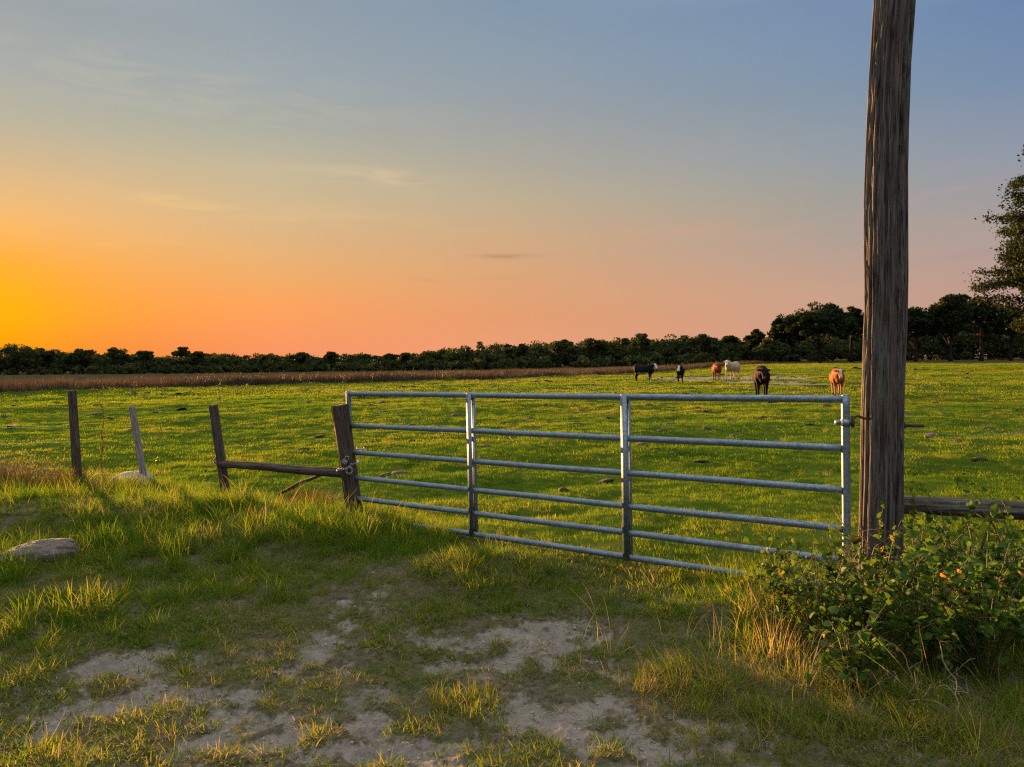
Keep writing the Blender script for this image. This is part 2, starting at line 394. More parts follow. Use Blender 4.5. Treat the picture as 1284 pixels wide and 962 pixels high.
m, n, out = mat('galvanised_steel')
oc = n.new('ShaderNodeTexCoord').outputs['Object']
sp = n.noise(oc, 55, 5, 0.7); sp2 = n.noise(oc, 7, 4, 0.6); vor = n.new('ShaderNodeTexVoronoi'); n.l.new(oc, vor.inputs[0]); vor.inputs['Scale'].default_value = 120
c = n.mix(n.mr(sp, 0.35, 0.7), (.11, .165, .21), (.28, .365, .43))
c = n.mix(n.mr(sp2, 0.48, 0.75, 0, 0.7), c, (.12, .15, .18))
c = n.mix(n.mr(n.noise(oc, 16, 6, .75), 0.58, 0.68, 0, 0.6), c, (.11, .09, .08))
principled(n, out, c, n.mr(sp2, 0.3, 0.7, 0.38, 0.62), 0.55, n.bump(n.math('ADD', sp, n.math('MULTIPLY', vor.outputs[0], 0.4)), 0.25, 0.002), 0.5)
M_steel = m
m, n, out = mat('rusty_iron')
oc = n.new('ShaderNodeTexCoord').outputs['Object']
principled(n, out, n.mix(n.noise(oc, 60, 4), (.05, .035, .028), (.16, .09, .06)), 0.7, 0.5)
M_rust = m
m, n, out = mat('bright_metal'); oc = n.new('ShaderNodeTexCoord').outputs['Object']
principled(n, out, n.mix(n.noise(oc, 80, 4), (.20, .19, .18), (.55, .57, .6)), 0.4, 0.9); M_bright = m
m, n, out = mat('dry_twig'); oc = n.new('ShaderNodeTexCoord').outputs['Object']
principled(n, out, n.mix(n.mr(n.noise(oc, 6, 3), .4, .6), (.12, .07, .05), (.34, .27, .2)), 0.8); M_twig = m
m, n, out = mat('green_stem'); oc = n.new('ShaderNodeTexCoord').outputs['Object']
principled(n, out, n.mix(n.noise(oc, 9, 3), (.10, .11, .03), (.16, .09, .05)), 0.7); M_stem = m
m, n, out = mat('bark'); oc = n.new('ShaderNodeTexCoord').outputs['Object']
principled(n, out, n.mix(n.noise(n.mapping(oc, (6, 6, 1.2)), 1, 5), (.018, .014, .011), (.06, .05, .04)), 0.95, spec=.05); M_bark = m
def rock_mat(name, a, b, c_):
    m, n, out = mat(name); oc = n.new('ShaderNodeTexCoord').outputs['Object']
    f = n.noise(n.mapping(oc, (1, 1, 2.5)), 14, 6, 0.7); g = n.noise(oc, 45, 5, 0.7)
    cc = n.mix(n.mr(f, .35, .65), a, b); cc = n.mix(n.mr(g, .55, .7, 0, .8), cc, c_)
    principled(n, out, cc, 0.9, 0, n.bump(n.math('ADD', f, g), 0.9, 0.02)); return m
M_rock = rock_mat('brown_rock', (.10, .08, .065), (.24, .20, .17), (.05, .045, .035))
M_rock2 = rock_mat('pale_rock', (.30, .28, .24), (.46, .43, .38), (.14, .12, .09))
m, n, out = mat('cow_coat')
c = n.attr('coat', 'GEOMETRY', 'Color'); oc = n.new('ShaderNodeTexCoord').outputs['Object']
c = n.mix(n.mr(n.noise(oc, 12, 4), .35, .7, 0.0, 0.35), c, n.mix(1, c, (.6, .55, .5), 'MULTIPLY'))
principled(n, out, c, 0.8, 0, n.bump(n.noise(oc, 70, 3), 0.3, 0.01), 0.08)
M_cow = m
m, n, out = mat('clod_soil'); oc = n.new('ShaderNodeTexCoord').outputs['Object']
principled(n, out, n.mix(n.noise(oc, 12, 4), (.03, .024, .016), (.09, .07, .045)), 0.95, 0, n.bump(n.noise(oc, 30, 4), .8, .02)); M_clod = m

# ground
m, n, out = mat('ground_sheet')
geo = n.new('ShaderNodeNewGeometry'); pos = geo.outputs['Position']
bare = n.attr('bare'); sand = n.attr('sand'); marsh = n.attr('marsh'); verge = n.attr('verge')
n1 = n.noise(pos, 0.5, 5, 0.6); n2 = n.noise(pos, 3.0, 5, 0.65); n3 = n.noise(pos, 22, 5, 0.7); n4 = n.noise(pos, 110, 4, 0.7)
gr = n.mix(n.mr(n1, .38, .62), (.040, .075, .008), (.080, .115, .010))
gr = n.mix(n.mr(n2, .50, .68, 0, .8), gr, (.11, .12, .014))
gr = n.mix(n.mr(n3, .52, .70, 0, .5), gr, (.045, .040, .018))
th = n.mix(n.mr(n3, .35, .65), (.055, .048, .028), (.17, .145, .095))
th = n.mix(n.mr(n2, .45, .6), th, n.mix(n.mr(n4, .4, .6), (.06, .075, .022), (.15, .135, .07)))
dirt = n.mix(n.mr(n3, .3, .7), (.185, .158, .128), (.33, .29, .24))
dirt = n.mix(n.mr(n2, .52, .68, 0, .6), dirt, (.17, .145, .12))
dirt = n.mix(n.mr(n4, .60, .72, 0, .7), dirt, (.10, .08, .05))
col = n.mix(verge, gr, th)
col = n.mix(n.mr(n.math('ADD', bare, n.math('ADD', n.math('MULTIPLY', n.math('SUBTRACT', n3, .5), 1.3), n.math('MULTIPLY', n.math('SUBTRACT', n2, .5), 1.6))), .30, .80), col, dirt)
sandc = n.mix(n.mr(n2, .35, .6), (.15, .14, .075), (.34, .295, .22))
col = n.mix(n.mr(n.math('ADD', sand, n.math('MULTIPLY', n.math('SUBTRACT', n.noise(n.mapping(pos, (.5, .25, 1)), 1.4, 5, .7), .5), 1.6)), .42, .6), col, sandc)
col = n.mix(marsh, col, n.mix(n.mr(n1, .4, .6), (.05, .045, .022), (.085, .07, .038)))
hh = n.math('MULTIPLY', n.math('ADD', n.math('MULTIPLY', n3, 0.6), n.math('MULTIPLY', n4, 0.25)), verge)
principled(n, out, col, 1.0, 0, n.bump(hh, 1.0, 0.035), 0.0)
M_ground = m

# ------------------------------------------------------------------ the ground sheet
def build_ground():
    ang = np.r_[np.linspace(-180, -50, 60)[:-1], np.linspace(-50, 50, 760)[:-1], np.linspace(50, 180, 60)[:-1]]
    th_ = np.radians(ang)
    rr = [0.6]
    while rr[-1] < 600:
        r = rr[-1]; k = 0.006 if 2.4 < r < 12 else (0.008 if r < 60 else (0.02 if r < 160 else 0.12)); rr.append(r * (1 + k) if r > 2.4 else r + 0.12)
    rr = np.array(rr)
    Rr, T = np.meshgrid(rr, th_, indexing='ij')
    x = Rr * np.sin(T); y = Rr * np.cos(T); x = x.ravel(); y = y.ravel()
    z = ground_h(x, y)
    nr, na = len(rr), len(ang)
    i, j = np.meshgrid(np.arange(nr - 1), np.arange(na), indexing='ij'); i = i.ravel(); j = j.ravel(); j2 = (j + 1) % na
    q = np.c_[i * na + j, i * na + j2, (i + 1) * na + j2, (i + 1) * na + j][:, ::-1]
    V = np.r_[np.c_[x, y, z], [[0, 0, gh(0, 0)]]]
    k = np.arange(na); t = np.c_[np.full(na, len(x)), (k + 1) % na, k][:, ::-1]
    X, Y = V[:, 0], V[:, 1]; r = np.hypot(X, Y)
    gate_side = sst(Y + X * 0.75, 6.0, 7.4)
    me = mesh_np('ground', V, [q[:, ::-1], t[:, ::-1]], True, {
        'bare': bare_f(X, Y) * (1 - gate_side), 'sand': blob(X, Y, SAND), 'verge': 1 - gate_side,
        'marsh': sst(r - edge(X, Y), -1.0, 1.0)})
    tag(obj('ground', me, M_ground), kind='structure')
build_ground()

# ------------------------------------------------------------------ grass: tufts scattered over the sheet (stuff)
def tuft(name, nb, hmin, hmax, rad, wd, lean=0.5, droop=0.6, seg=3, seed=0, flat=0.0):
    g = np.random.default_rng(seed); V = []; Q = []; T = []; B = []; k = 0
    for b in range(nb):
        a = g.uniform(0, 2 * math.pi); rr_ = rad * math.sqrt(g.uniform()); bx, by = rr_ * math.cos(a), rr_ * math.sin(a)
        h = g.uniform(hmin, hmax) * (1.15 - 0.4 * rr_ / rad); d = g.uniform(0, 2 * math.pi) if g.uniform() < .5 else a + g.normal(0, .5)
        ln = abs(g.normal(0, lean)) + flat; dx, dy = math.cos(d), math.sin(d); px_, py_ = -dy, dx
        tw = g.uniform(-.6, .6); px2, py2 = px_ * math.cos(tw) - dx * math.sin(tw), py_ * math.cos(tw) - dy * math.sin(tw)
        hor = 0; ver = -0.01; th0 = ln; bl = g.uniform(); w0 = wd * g.uniform(.6, 1.3)
        for s_ in range(seg + 1):
            t = s_ / seg; wv = w0 * (1 - t ** 1.6) / 2
            c = (bx + dx * hor, by + dy * hor, ver)
            if s_ < seg:
                V += [(c[0] - px2 * wv, c[1] - py2 * wv, c[2]), (c[0] + px2 * wv, c[1] + py2 * wv, c[2])]; B += [bl, bl]
            else: V += [c]; B += [bl]
            hor += math.sin(th0) * h / seg; ver += math.cos(th0) * h / seg; th0 += droop * g.uniform(.4, 1.3) / seg * 1.4
        for s_ in range(seg - 1): Q.append([k + 2 * s_, k + 2 * s_ + 1, k + 2 * s_ + 3, k + 2 * s_ + 2])
        T.append([k + 2 * (seg - 1), k + 2 * (seg - 1) + 1, k + 2 * seg]); k += 2 * seg + 1
    f = [np.array(T)]
    if Q: f.insert(0, np.array(Q))
    return mesh_np(name, V, f, False, {'bl': B})
def variants(name, n_, material, **kw):
    c = bpy.data.collections.new(name)
    for i in range(n_):
        me = tuft(name + '_blades', seed=hash_seed(name) + i, **kw); me.materials.append(material)
        o = bpy.data.objects.new('%s_%02d' % (name, i), me); c.objects.link(o)
    return c, n_
def hash_seed(s): return sum(ord(ch) * (i + 3) for i, ch in enumerate(s))
def scatter(name, x, y, coll, scale, tint, label, cat, tilt=0.12, parent=None, z=None, zs=None, nz=1.0):
    c, nv = coll; N = len(x)
    if z is None: z = ground_h(x, y)
    me = bpy.data.meshes.new(name); me.vertices.add(N); me.vertices.foreach_set('co', np.c_[x, y, z].astype(np.float32).ravel())
    def vec(k, a):
        q = me.attributes.new(k, 'FLOAT_VECTOR', 'POINT'); q.data.foreach_set('vector', np.asarray(a, np.float32).ravel())
    vec('rot', np.c_[rng.normal(0, tilt, N), rng.normal(0, tilt, N), rng.uniform(0, 2 * math.pi, N)])
    zs = scale if zs is None else zs
    vec('scl', np.c_[scale, scale, zs])
    q = me.attributes.new('pick', 'INT', 'POINT'); q.data.foreach_set('value', rng.integers(0, nv, N).astype(np.int32))
    q = me.attributes.new('tint', 'FLOAT', 'POINT'); q.data.foreach_set('value', np.asarray(tint, np.float32))
    o = bpy.data.objects.new(name, me); COL.objects.link(o)
    ng = bpy.data.node_groups.new(name + '_scatter', 'GeometryNodeTree')
    ng.interface.new_socket('Geometry', in_out='INPUT', socket_type='NodeSocketGeometry')
    ng.interface.new_socket('Geometry', in_out='OUTPUT', socket_type='NodeSocketGeometry')
    gi = ng.nodes.new('NodeGroupInput'); go = ng.nodes.new('NodeGroupOutput')
    ci = ng.nodes.new('GeometryNodeCollectionInfo'); ci.inputs['Collection'].default_value = c
    ci.inputs['Separate Children'].default_value = True; ci.inputs['Reset Children'].default_value = True
    ip = ng.nodes.new('GeometryNodeInstanceOnPoints'); ip.inputs['Pick Instance'].default_value = True
    def na(k, t):
        nd = ng.nodes.new('GeometryNodeInputNamedAttribute'); nd.data_type = t; nd.inputs['Name'].default_value = k
        return nd.outputs['Attribute']
    L = ng.links
    L.new(gi.outputs[0], ip.inputs['Points']); L.new(ci.outputs[0], ip.inputs['Instance'])
    L.new(na('pick', 'INT'), ip.inputs['Instance Index']); L.new(na('rot', 'FLOAT_VECTOR'), ip.inputs['Rotation']); L.new(na('scl', 'FLOAT_VECTOR'), ip.inputs['Scale'])
    L.new(ip.outputs[0], go.inputs[0])
    md = o.modifiers.new('scatter', 'NODES'); md.node_group = ng
    tag(o, label, cat, kind='stuff')
    return o
def polar_pts(rmin, rmax, dens, amax=42, seed=0, power=1.0):
    g = np.random.default_rng(seed)
    N = int(R(2 * amax) * (rmax ** 2 - rmin ** 2) / 2 * dens)
    r = np.sqrt(g.uniform(rmin ** 2, rmax ** 2, N)); a = g.uniform(-R(amax), R(amax), N)
    return r * np.sin(a), r * np.cos(a), g
T_short = variants('short_tuft', 6, M_grass, nb=34, hmin=.025, hmax=.065, rad=.075, wd=.0038, lean=.45, droop=.7)
T_mid = variants('mid_tuft', 5, M_grass, nb=66, hmin=.025, hmax=.062, rad=.2, wd=.008, lean=.5, droop=.6)
T_far = variants('far_tuft', 5, M_grass, nb=70, hmin=.03, hmax=.075, rad=.6, wd=.025, lean=.5, droop=.5, seg=2)
T_tall = variants('tall_tuft', 7, M_grass, nb=42, hmin=.12, hmax=.34, rad=.10, wd=.0055, lean=.35, droop=.9, seg=4)
T_dry = variants('dry_tuft', 5, M_grass, nb=34, hmin=.12, hmax=.42, rad=.09, wd=.0035, lean=.5, droop=1.3, seg=5)
T_mat = variants('mat_tuft', 6, M_grass, nb=38, hmin=.03, hmax=.10, rad=.08, wd=.0050, lean=.55, droop=.7, flat=.35)
T_stalk = variants('stalk_tuft', 6, M_grass, nb=9, hmin=.25, hmax=.62, rad=.10, wd=.0038, lean=.38, droop=.8, seg=6)
T_thatch = variants('thatch_tuft', 5, M_grass, nb=22, hmin=.03, hmax=.09, rad=.09, wd=.0026, lean=.3, droop=.5, flat=1.1)
T_reed = variants('reed_tuft', 5, M_reed, nb=70, hmin=.35, hmax=.95, rad=.7, wd=.035, lean=.18, droop=.35, seg=3)

def pasture_tint(x, y):
    t = 0.40 + 0.95 * (fbm(x, y * 1.3, 2.2, 4, 41) - .5) + 0.5 * (fbm(x, y, 11, 2, 42) - 0.5)
    return np.minimum(t, .56)
# pasture, near to far
x, y, g = polar_pts(4.0, 15.0, 150, 54, 1)
gs = sst(y + x * 0.75, 6.2, 7.2); k = g.uniform(size=len(x)) < gs * (0.55 + 0.6 * fbm(x, y, 0.5, 3, 43)) * (1 - sst(np.hypot(x, y), 12, 15) * .6)
x, y = x[k], y[k]
sc = g.uniform(.6, 1.25, len(x)) * (0.55 + 0.9 * fbm(x, y, 1.1, 3, 44))
scatter('pasture_grass', x, y, T_short, sc, pasture_tint(x, y) + g.normal(0, .04, len(x)), 'short grazed grass of the near pasture behind the gate', 'grass')
x, y, g = polar_pts(12.0, 38.0, 22, 48, 2)
k = g.uniform(size=len(x)) < (0.5 + 0.6 * fbm(x, y, 1.2, 3, 45)); x, y = x[k], y[k]
sc = g.uniform(.6, 1.2, len(x)) * (0.6 + 0.8 * fbm(x, y, 2.0, 3, 44))
scatter('pasture_grass', x, y, T_mid, sc, pasture_tint(x, y) + g.normal(0, .04, len(x)), 'short yellow-green grass of the middle pasture', 'grass')
x, y, g = polar_pts(34.0, 138.0, 3.4, 42, 3)
k = (np.hypot(x, y) < edge(x, y)) & (g.uniform(size=len(x)) > blob(x, y, SAND) * 1.3); x, y = x[k], y[k]
sc = g.uniform(.6, 1.2, len(x))
scatter('pasture_grass', x, y, T_far, sc, pasture_tint(x, y) + g.normal(0, .04, len(x)), 'far bright green pasture reaching to the marsh and trees', 'grass')
# verge and track
x, y, g = polar_pts(2.2, 11.0, 430, 52, 4)
k0 = g.uniform(size=len(x)) < np.interp(np.hypot(x, y), [3, 6, 11], [1, .8, .4]); x, y = x[k0], y[k0]
gs = sst(y + x * 0.75, 6.4, 7.2)
b = bare_f(x, y); tr_ = blob(x, y, TRACK, .5)
k = g.uniform(size=len(x)) < (1 - gs) * np.clip(1.0 - b * 1.1, 0.07, 1) * (1 - 0.35 * np.clip(tr_, 0, 1)) * (0.20 + 1.2 * fbm(x, y, 0.30, 3, 51))
x, y = x[k], y[k]; tr_ = tr_[k]
ti = 0.22 + 0.50 * fbm(x, y, 0.7, 4, 52) + 0.10 * np.clip(tr_, 0, 1) + 0.22 * blob(x, y, DRY, .3) + g.normal(0, .13, len(x))
scatter('track_grass', x, y, T_mat, g.uniform(.5, 1.2, len(x)) * (1 - .25 * tr_) * (.6 + .8 * fbm(x, y, .5, 3, 57)), ti, 'thin trodden grass over the sandy track', 'grass')
x, y, g = polar_pts(2.4, 13.0, 150, 54, 5)
gs = sst(y + x * 0.75, 6.7, 7.3); tl = blob(x, y, TALL, .5)
k = g.uniform(size=len(x)) < (1 - gs * .97) * np.clip(tl * 1.5 - .12, 0, 1) * (0.25 + 1.1 * fbm(x, y, 0.5, 3, 53)) * (1 - bare_f(x, y)) * np.interp(np.hypot(x, y), [3, 8, 13], [.8, 1, .5])
x, y, tl = x[k], y[k], tl[k]
ti = 0.09 + 0.50 * fbm(x, y, 0.9, 4, 54) + 0.26 * blob(x, y, DRY, .4) + g.normal(0, .10, len(x))
s_ = g.uniform(.4, 1.1, len(x)) * (.40 + .70 * tl) * (.55 + .9 * fbm(x, y, .7, 3, 58)) * np.where((x > .3) & (y < 5), .72, 1.0)
ti = ti + np.where((x > .3) & (y < 4.6), .14, 0)
scatter('verge_grass', x, y, T_tall, s_, ti, 'long lush grass along the fence line and under the gate', 'grass', .25)
x, y, g = polar_pts(2.4, 10.0, 140, 46, 6)
d = blob(x, y, DRY, .4)
k = g.uniform(size=len(x)) < np.clip(d * 1.1 - .15, 0, 1) * (1 - sst(y + x * .75, 6.7, 7.3)); x, y, d = x[k], y[k], d[k]
scatter('dry_grass', x, y, T_dry, g.uniform(.35, .95, len(x)) * np.where(x > .6, .9, .6), .66 + g.normal(0, .14, len(x)), 'straw-coloured dead grass clumps beside the track', 'grass', .25)
x, y, g = polar_pts(2.2, 8.5, 260, 46, 7)
k = g.uniform(size=len(x)) < (1 - sst(y + x * .75, 6.0, 6.8)) * np.clip(1 - 1.0 * bare_f(x, y), .14, 1) * (.15 + 1.1 * fbm(x, y, .3, 3, 59)); x, y = x[k], y[k]
scatter('dead_thatch', x, y, T_thatch, g.uniform(.5, 1.2, len(x)), .72 + g.normal(0, .14, len(x)), 'flat grey-brown dead grass lying on the trodden ground', 'grass', .15)
x, y, g = polar_pts(2.5, 11.0, 26, 46, 17)
d = np.maximum(blob(x, y, [(880, 850, .5, .5, .8), (980, 880, .5, .4, 1), (1150, 930, .7, .3, 1), (1280, 900, .5, .4, 1), (1000, 800, .6, .5, .8), (1200, 740, .9, .5, .9), (1080, 740, .5, .3, .8)], .3),
    blob(x, y, [(30, 615, 1.8, .8, .9), (300, 665, 1.5, .7, .7), (400, 660, .8, .6, .9), (180, 640, 1.5, .8, .6)], .4))
k = g.uniform(size=len(x)) < d * (.4 + fbm(x, y, .5, 3, 73)); x, y = x[k], y[k]
scatter('dead_stalks', x, y, T_stalk, g.uniform(.45, 1.0, len(x)), .70 + g.normal(0, .2, len(x)), 'tall thin dead grass stalks leaning among the weeds', 'grass', .22)
# reeds of the marsh
x, y, g = polar_pts(45.0, 150.0, 2.2, 44, 8)
r = np.hypot(x, y); e = edge(x, y); p = pxof(x, y)
k = (r > e) & (r < e + np.interp(p, [0, 700, 900, 960], [34, 34, 18, 8])) & (g.uniform(size=len(x)) < .3 + .9 * fbm(x, y, 6, 3, 61)) & (p < 1010)
x, y, r, e, p = x[k], y[k], r[k], e[k], p[k]
s_ = g.uniform(.7, 1.15, len(x)) * (.65 + .55 * fbm(x, y, 5, 3, 62)) * np.interp(p, [0, 850, 930, 1000], [1, 1, .8, .45]) * (1 - .35 * sst(r - e, 14, 30))
scatter('marsh_reeds', x, y, T_reed, s_, .15 + .7 * fbm(x, y, 4, 3, 63), 'belt of brown reeds and dead marsh grass before the woods', 'reeds', .05)

# clods and small tussocks in the pasture
cc = bpy.data.collections.new('clod_shapes')
for i in range(4):
    g = np.random.default_rng(100 + i); V, q, t = ellip((0, 0, 0.02), (1, .8, .5), seg=12, rings=7)
    V = V * (1 + 0.45 * (fbm(V[:, 0] * 3 + i * 9, V[:, 1] * 3 + V[:, 2] * 2, 1, 3, i)[:, None] - .5)); me = mesh_np('clod', V, [np.array(q), np.array(t)], True); me.materials.append(M_clod)
    cc.objects.link(bpy.data.objects.new('clod_shape_%d' % i, me))
x, y, g = polar_pts(8, 95, .16, 42, 9)
k = (sst(y + x * .75, 7.5, 8.5) > .5) & (np.hypot(x, y) < edge(x, y) - 1); x, y = x[k], y[k]
scatter('soil_clods', x, y, (cc, 4), g.uniform(.05, .17, len(x)) * (1 + np.hypot(x, y) / 60), g.uniform(size=len(x)), 'dark soil clods and dung dotted over the pasture', 'clods', .2, zs=g.uniform(.05, .10, len(x)))
cs = bpy.data.collections.new('crumb_shapes'); mc, nc_, oc_ = mat('sand_crumb'); og = nc_.new('ShaderNodeNewGeometry').outputs['Position']
principled(nc_, oc_, nc_.mix(nc_.noise(og, 9, 3), (.15, .125, .095), (.42, .37, .31)), 0.95, 0, None, 0)
for i in range(3):
    V, q, t = ellip((0, 0, 0.1), (1, .8, .6), seg=7, rings=4); V = V * (1 + 0.6 * (fbm(V[:, 0] * 2 + i * 9, V[:, 1] * 2 + V[:, 2] * 2, 1, 2, i)[:, None] - .5))
    me = mesh_np('crumb', V, [np.array(q), np.array(t)], False); me.materials.append(mc); cs.objects.link(bpy.data.objects.new('crumb_shape_%d' % i, me))
x, y, g = polar_pts(2.3, 6.5, 1100, 46, 10)
k = g.uniform(size=len(x)) < np.clip(bare_f(x, y), .0, 1) * (.15 + fbm(x, y, .25, 3, 71)) * (1 - sst(y + x * .75, 6, 6.6)); x, y = x[k], y[k]
scatter('soil_crumbs', x, y, (cs, 3), .002 + .010 * g.uniform(size=len(x)) ** 4, g.uniform(size=len(x)), 'loose sand crumbs and tiny pebbles on the bare track', 'gravel', .3)
tx, ty = [], []
g = np.random.default_rng(12)
x, y, g = polar_pts(8.5, 60, .22, 42, 13)
k = (sst(y + x * .75, 8.0, 9) > .5) & (np.hypot(x, y) < edge(x, y) - 2); x, y = x[k], y[k]
x = np.repeat(x, 8) + g.normal(0, .13, len(x) * 8); y = np.repeat(y, 8) + g.normal(0, .13, len(y) * 8)
scatter('pasture_tussocks', x, y, T_dry, g.uniform(.25, .65, len(x)), .5 + g.normal(0, .25, len(x)), 'small brownish ungrazed tussocks dotted over the pasture', 'grass', .3)

# ------------------------------------------------------------------ trees
def leaf_quads(cen, size, g):
    N = len(cen)
    u = g.normal(size=(N, 3)); u /= np.linalg.norm(u, axis=1)[:, None]
    v = np.cross(u, g.normal(size=(N, 3))); v /= np.linalg.norm(v, axis=1)[:, None]
    s = size * g.uniform(.6, 1.3, N)[:, None]
    V = np.stack([cen - u * s, cen + v * s * .55, cen + u * s, cen - v * s * .55], 1).reshape(-1, 3)
    return V, np.arange(4 * N).reshape(-1, 4)
def crown_pts(c, r, ncl, per, g, flat=.6, low=-.55, spread=.25):
    """leaf centres: clumps spread over an ellipsoid, each a shell of leaves"""
    d = g.normal(size=(ncl, 3)); d /= np.linalg.norm(d, axis=1)[:, None]; d[:, 2] = np.where(d[:, 2] < low, -d[:, 2] * .6, d[:, 2])
    rad = g.uniform(.35, 1.0, ncl)[:, None] ** .6
    cc_ = np.array(c) + d * rad * np.array(r) * (1 - spread * .6)
    cs = spread * g.uniform(.6, 1.3, ncl)[:, None] * np.mean(r)
    e = g.normal(size=(ncl, per, 3)); e /= np.linalg.norm(e, axis=2)[:, :, None]; e *= g.uniform(.3, 1.0, (ncl, per, 1)) ** .5
    e[:, :, 2] *= flat
    P = cc_[:, None, :] + e * cs[:, None, :]
    bl = np.clip(.35 + g.normal(0, .14, (ncl, 1)) + g.normal(0, .14, (ncl, per)), 0, 1)
    return P.reshape(-1, 3), bl.ravel(), cc_
def make_tree(name, x, y, h, rw, label, cat='tree', group=None, seed=0, ncl=50, per=120, leaf=.27, base=.22, trunk_r=None, spread=.26, material=None, flat=.6, lean=0, ntrunk=1):
    g = np.random.default_rng(seed); z = gh(x, y)
    root = empty(name, (x, y, z)); tag(root, label, cat, group)
    cz = h * (1 + base) / 2; rz = h * (1 - base) / 2
    P, bl, cl = crown_pts((lean, 0, cz), (rw, rw, rz), ncl, per, g, flat, spread=spread)
    V, q = leaf_quads(P, leaf, g)
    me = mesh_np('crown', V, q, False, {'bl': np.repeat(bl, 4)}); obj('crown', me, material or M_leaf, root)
    tb = MB(); tr = trunk_r or h * .028
    for k in range(ntrunk):
        ox = g.normal(0, rw * .25) if ntrunk > 1 else 0
        p0 = np.array([ox, 0, -.3]); p1 = np.array([ox + lean * .3 + g.normal(0, .1), g.normal(0, .2), h * base * 1.2]); p2 = np.array([lean, 0, cz * 1.15])
        mid = [p0, p0 * .5 + p1 * .5 + [g.normal(0, .08), 0, 0], p1, p2]
        tb.tube(mid, [tr * 1.3, tr, tr * .85, tr * .35], 8)
        for c_ in cl[g.choice(len(cl), min(9, len(cl)), replace=False)]:
            s0 = p1 + (p2 - p1) * g.uniform(0, .7); m_ = (s0 + c_) / 2 + g.normal(0, rw * .06, 3) + [0, 0, -rw * .05]
            tb.tube([s0, m_, c_], [tr * .45, tr * .3, tr * .12], 6, cap=False)
    obj('trunk', tb.mesh('trunk'), M_bark, root)
    return root
def far_xy(px, D):
    a = (px - CX) / FPX; return a * D, D
def z_at(px, py, D): return at(px, py, D).z

# woodland mass: one object of foliage
PR_P = [-420, -200, 0, 40, 60, 100, 150, 200, 230, 300, 400, 450, 520, 560, 600, 650, 700, 750, 800, 850, 900, 930, 960, 990, 1050, 1150, 1300, 1700]
PR_Y = [_y - 2.5 for _y in [430, 433, 437, 436, 440, 441, 442, 448, 444, 446, 447, 446, 445, 438, 432, 434, 428, 427, 424, 423, 423, 426, 424, 412, 400, 392, 388, 385]]
DD_P = [-400, 0, 600, 930, 1284, 1700]; DD_D = [215, 205, 182, 168, 172, 175]
g = np.random.default_rng(77)
VV, QQ, BB, nn = [], [], [], 0
for row, (dd, cnt) in enumerate(((0, 170), (10, 170), (24, 150))):
    for i in range(cnt):
        px = -420 + 2120 * (i + g.uniform(.1, .9)) / cnt
        D = np.interp(px, DD_P, DD_D) + dd + g.normal(0, 2.5); X, Y_ = far_xy(px, D)
        zt = z_at(px, np.interp(px, PR_P, PR_Y) + (g.uniform(-1.5, 3.5) if i % 6 else g.uniform(-4.5, -1)), D); zb = float(base_h(np.array([X]), np.array([Y_]))[0]) - .3
        if row == 0: zt = zb + (zt - zb) * g.uniform(.45, .95)
        h = zt - zb; rw = (g.uniform(2.2, 4.4) if i % 6 else g.uniform(.9, 1.7)) * (1.3 if h > 8 else 1)
        P, bl, _ = crown_pts((X, Y_, zb + h * .52), (rw, rw, h * .48), 20, 64, g, .65, low=-.95, spread=.38 + .1 * g.uniform())
        bl = bl + g.normal(0, .10)
        V, q = leaf_quads(P, .34, g); VV.append(V); QQ.append(q + nn); nn += len(V); BB.append(np.repeat(bl, 4))
# low scrub at the foot of the woods
for i in range(420):
    px = -420 + 2120 * g.uniform(); 
    D = np.interp(px, DD_P, DD_D) - (g.uniform(4, 16) if px < 940 else g.uniform(-8, 4)); X, Y_ = far_xy(px, D); zb = float(base_h(np.array([X]), np.array([Y_]))[0]); h = g.uniform(1.0, 3.0) * (1.5 if px > 940 else 1)
    P, bl, _ = crown_pts((X, Y_, zb + h * .4), (h * .8, h * .8, h * .55), 7, 34, g, .8, low=-.9, spread=.4)
    V, q = leaf_quads(P, .34, g); VV.append(V); QQ.append(q + nn); nn += len(V); BB.append(np.repeat(bl + g.uniform(.0, .35), 4))
me = mesh_np('woodland', np.concatenate(VV), np.concatenate(QQ), False, {'bl': np.clip(np.concatenate(BB), 0, 1)})
tag(obj('woodland', me, M_leaf_far), 'dark continuous woodland along the far side of the marsh', 'woods', kind='stuff')

def px_tree(px, top, D, halfw, label, **kw):
    X, Y_ = far_xy(px, D); zb = gh(X, Y_); h = z_at(px, top, D) - zb; rw = halfw / FPX * D
    nm = kw.pop('name', 'oak_tree')
    return make_tree(nm, X, Y_, h, rw, label, **kw)
OG = 'oaks at the right edge of the pasture'
px_tree(948, 408, 150, 15, 'small rounded oak at the left end of the right-hand tree row', group=OG, seed=1, ncl=36, per=90, base=.12)
px_tree(984, 391, 146, 22, 'middle-sized oak stepping up toward the big domed oak', group=OG, seed=2, ncl=50, base=.12)
px_tree(1028, 378, 142, 46, 'big domed oak with the widest crown, left of the leaning wooden pole', group=OG, seed=3, ncl=120, per=120, spread=.2, base=.16)
px_tree(966, 424, 136, 24, 'low olive-coloured tree with drooping branches in front of the domed oak', name='small_tree', seed=4, ncl=44, per=90, base=.05, material=M_leaf_far)
px_tree(1068, 377, 146, 22, 'tall thin-topped oak just left of the wooden pole', group=OG, seed=5, ncl=50, base=.18, spread=.22)
px_tree(1104, 380, 144, 28, 'oak mostly hidden behind the wooden pole', group=OG, seed=6, ncl=60, base=.16)
px_tree(1148, 376, 142, 30, 'dense oak just right of the wooden pole', group=OG, seed=7, ncl=70, per=120, base=.15)
px_tree(1192, 364, 140, 34, 'highest oak of the row, halfway between the pole and the near feathery tree', group=OG, seed=8, ncl=90, per=120, base=.16, spread=.22)
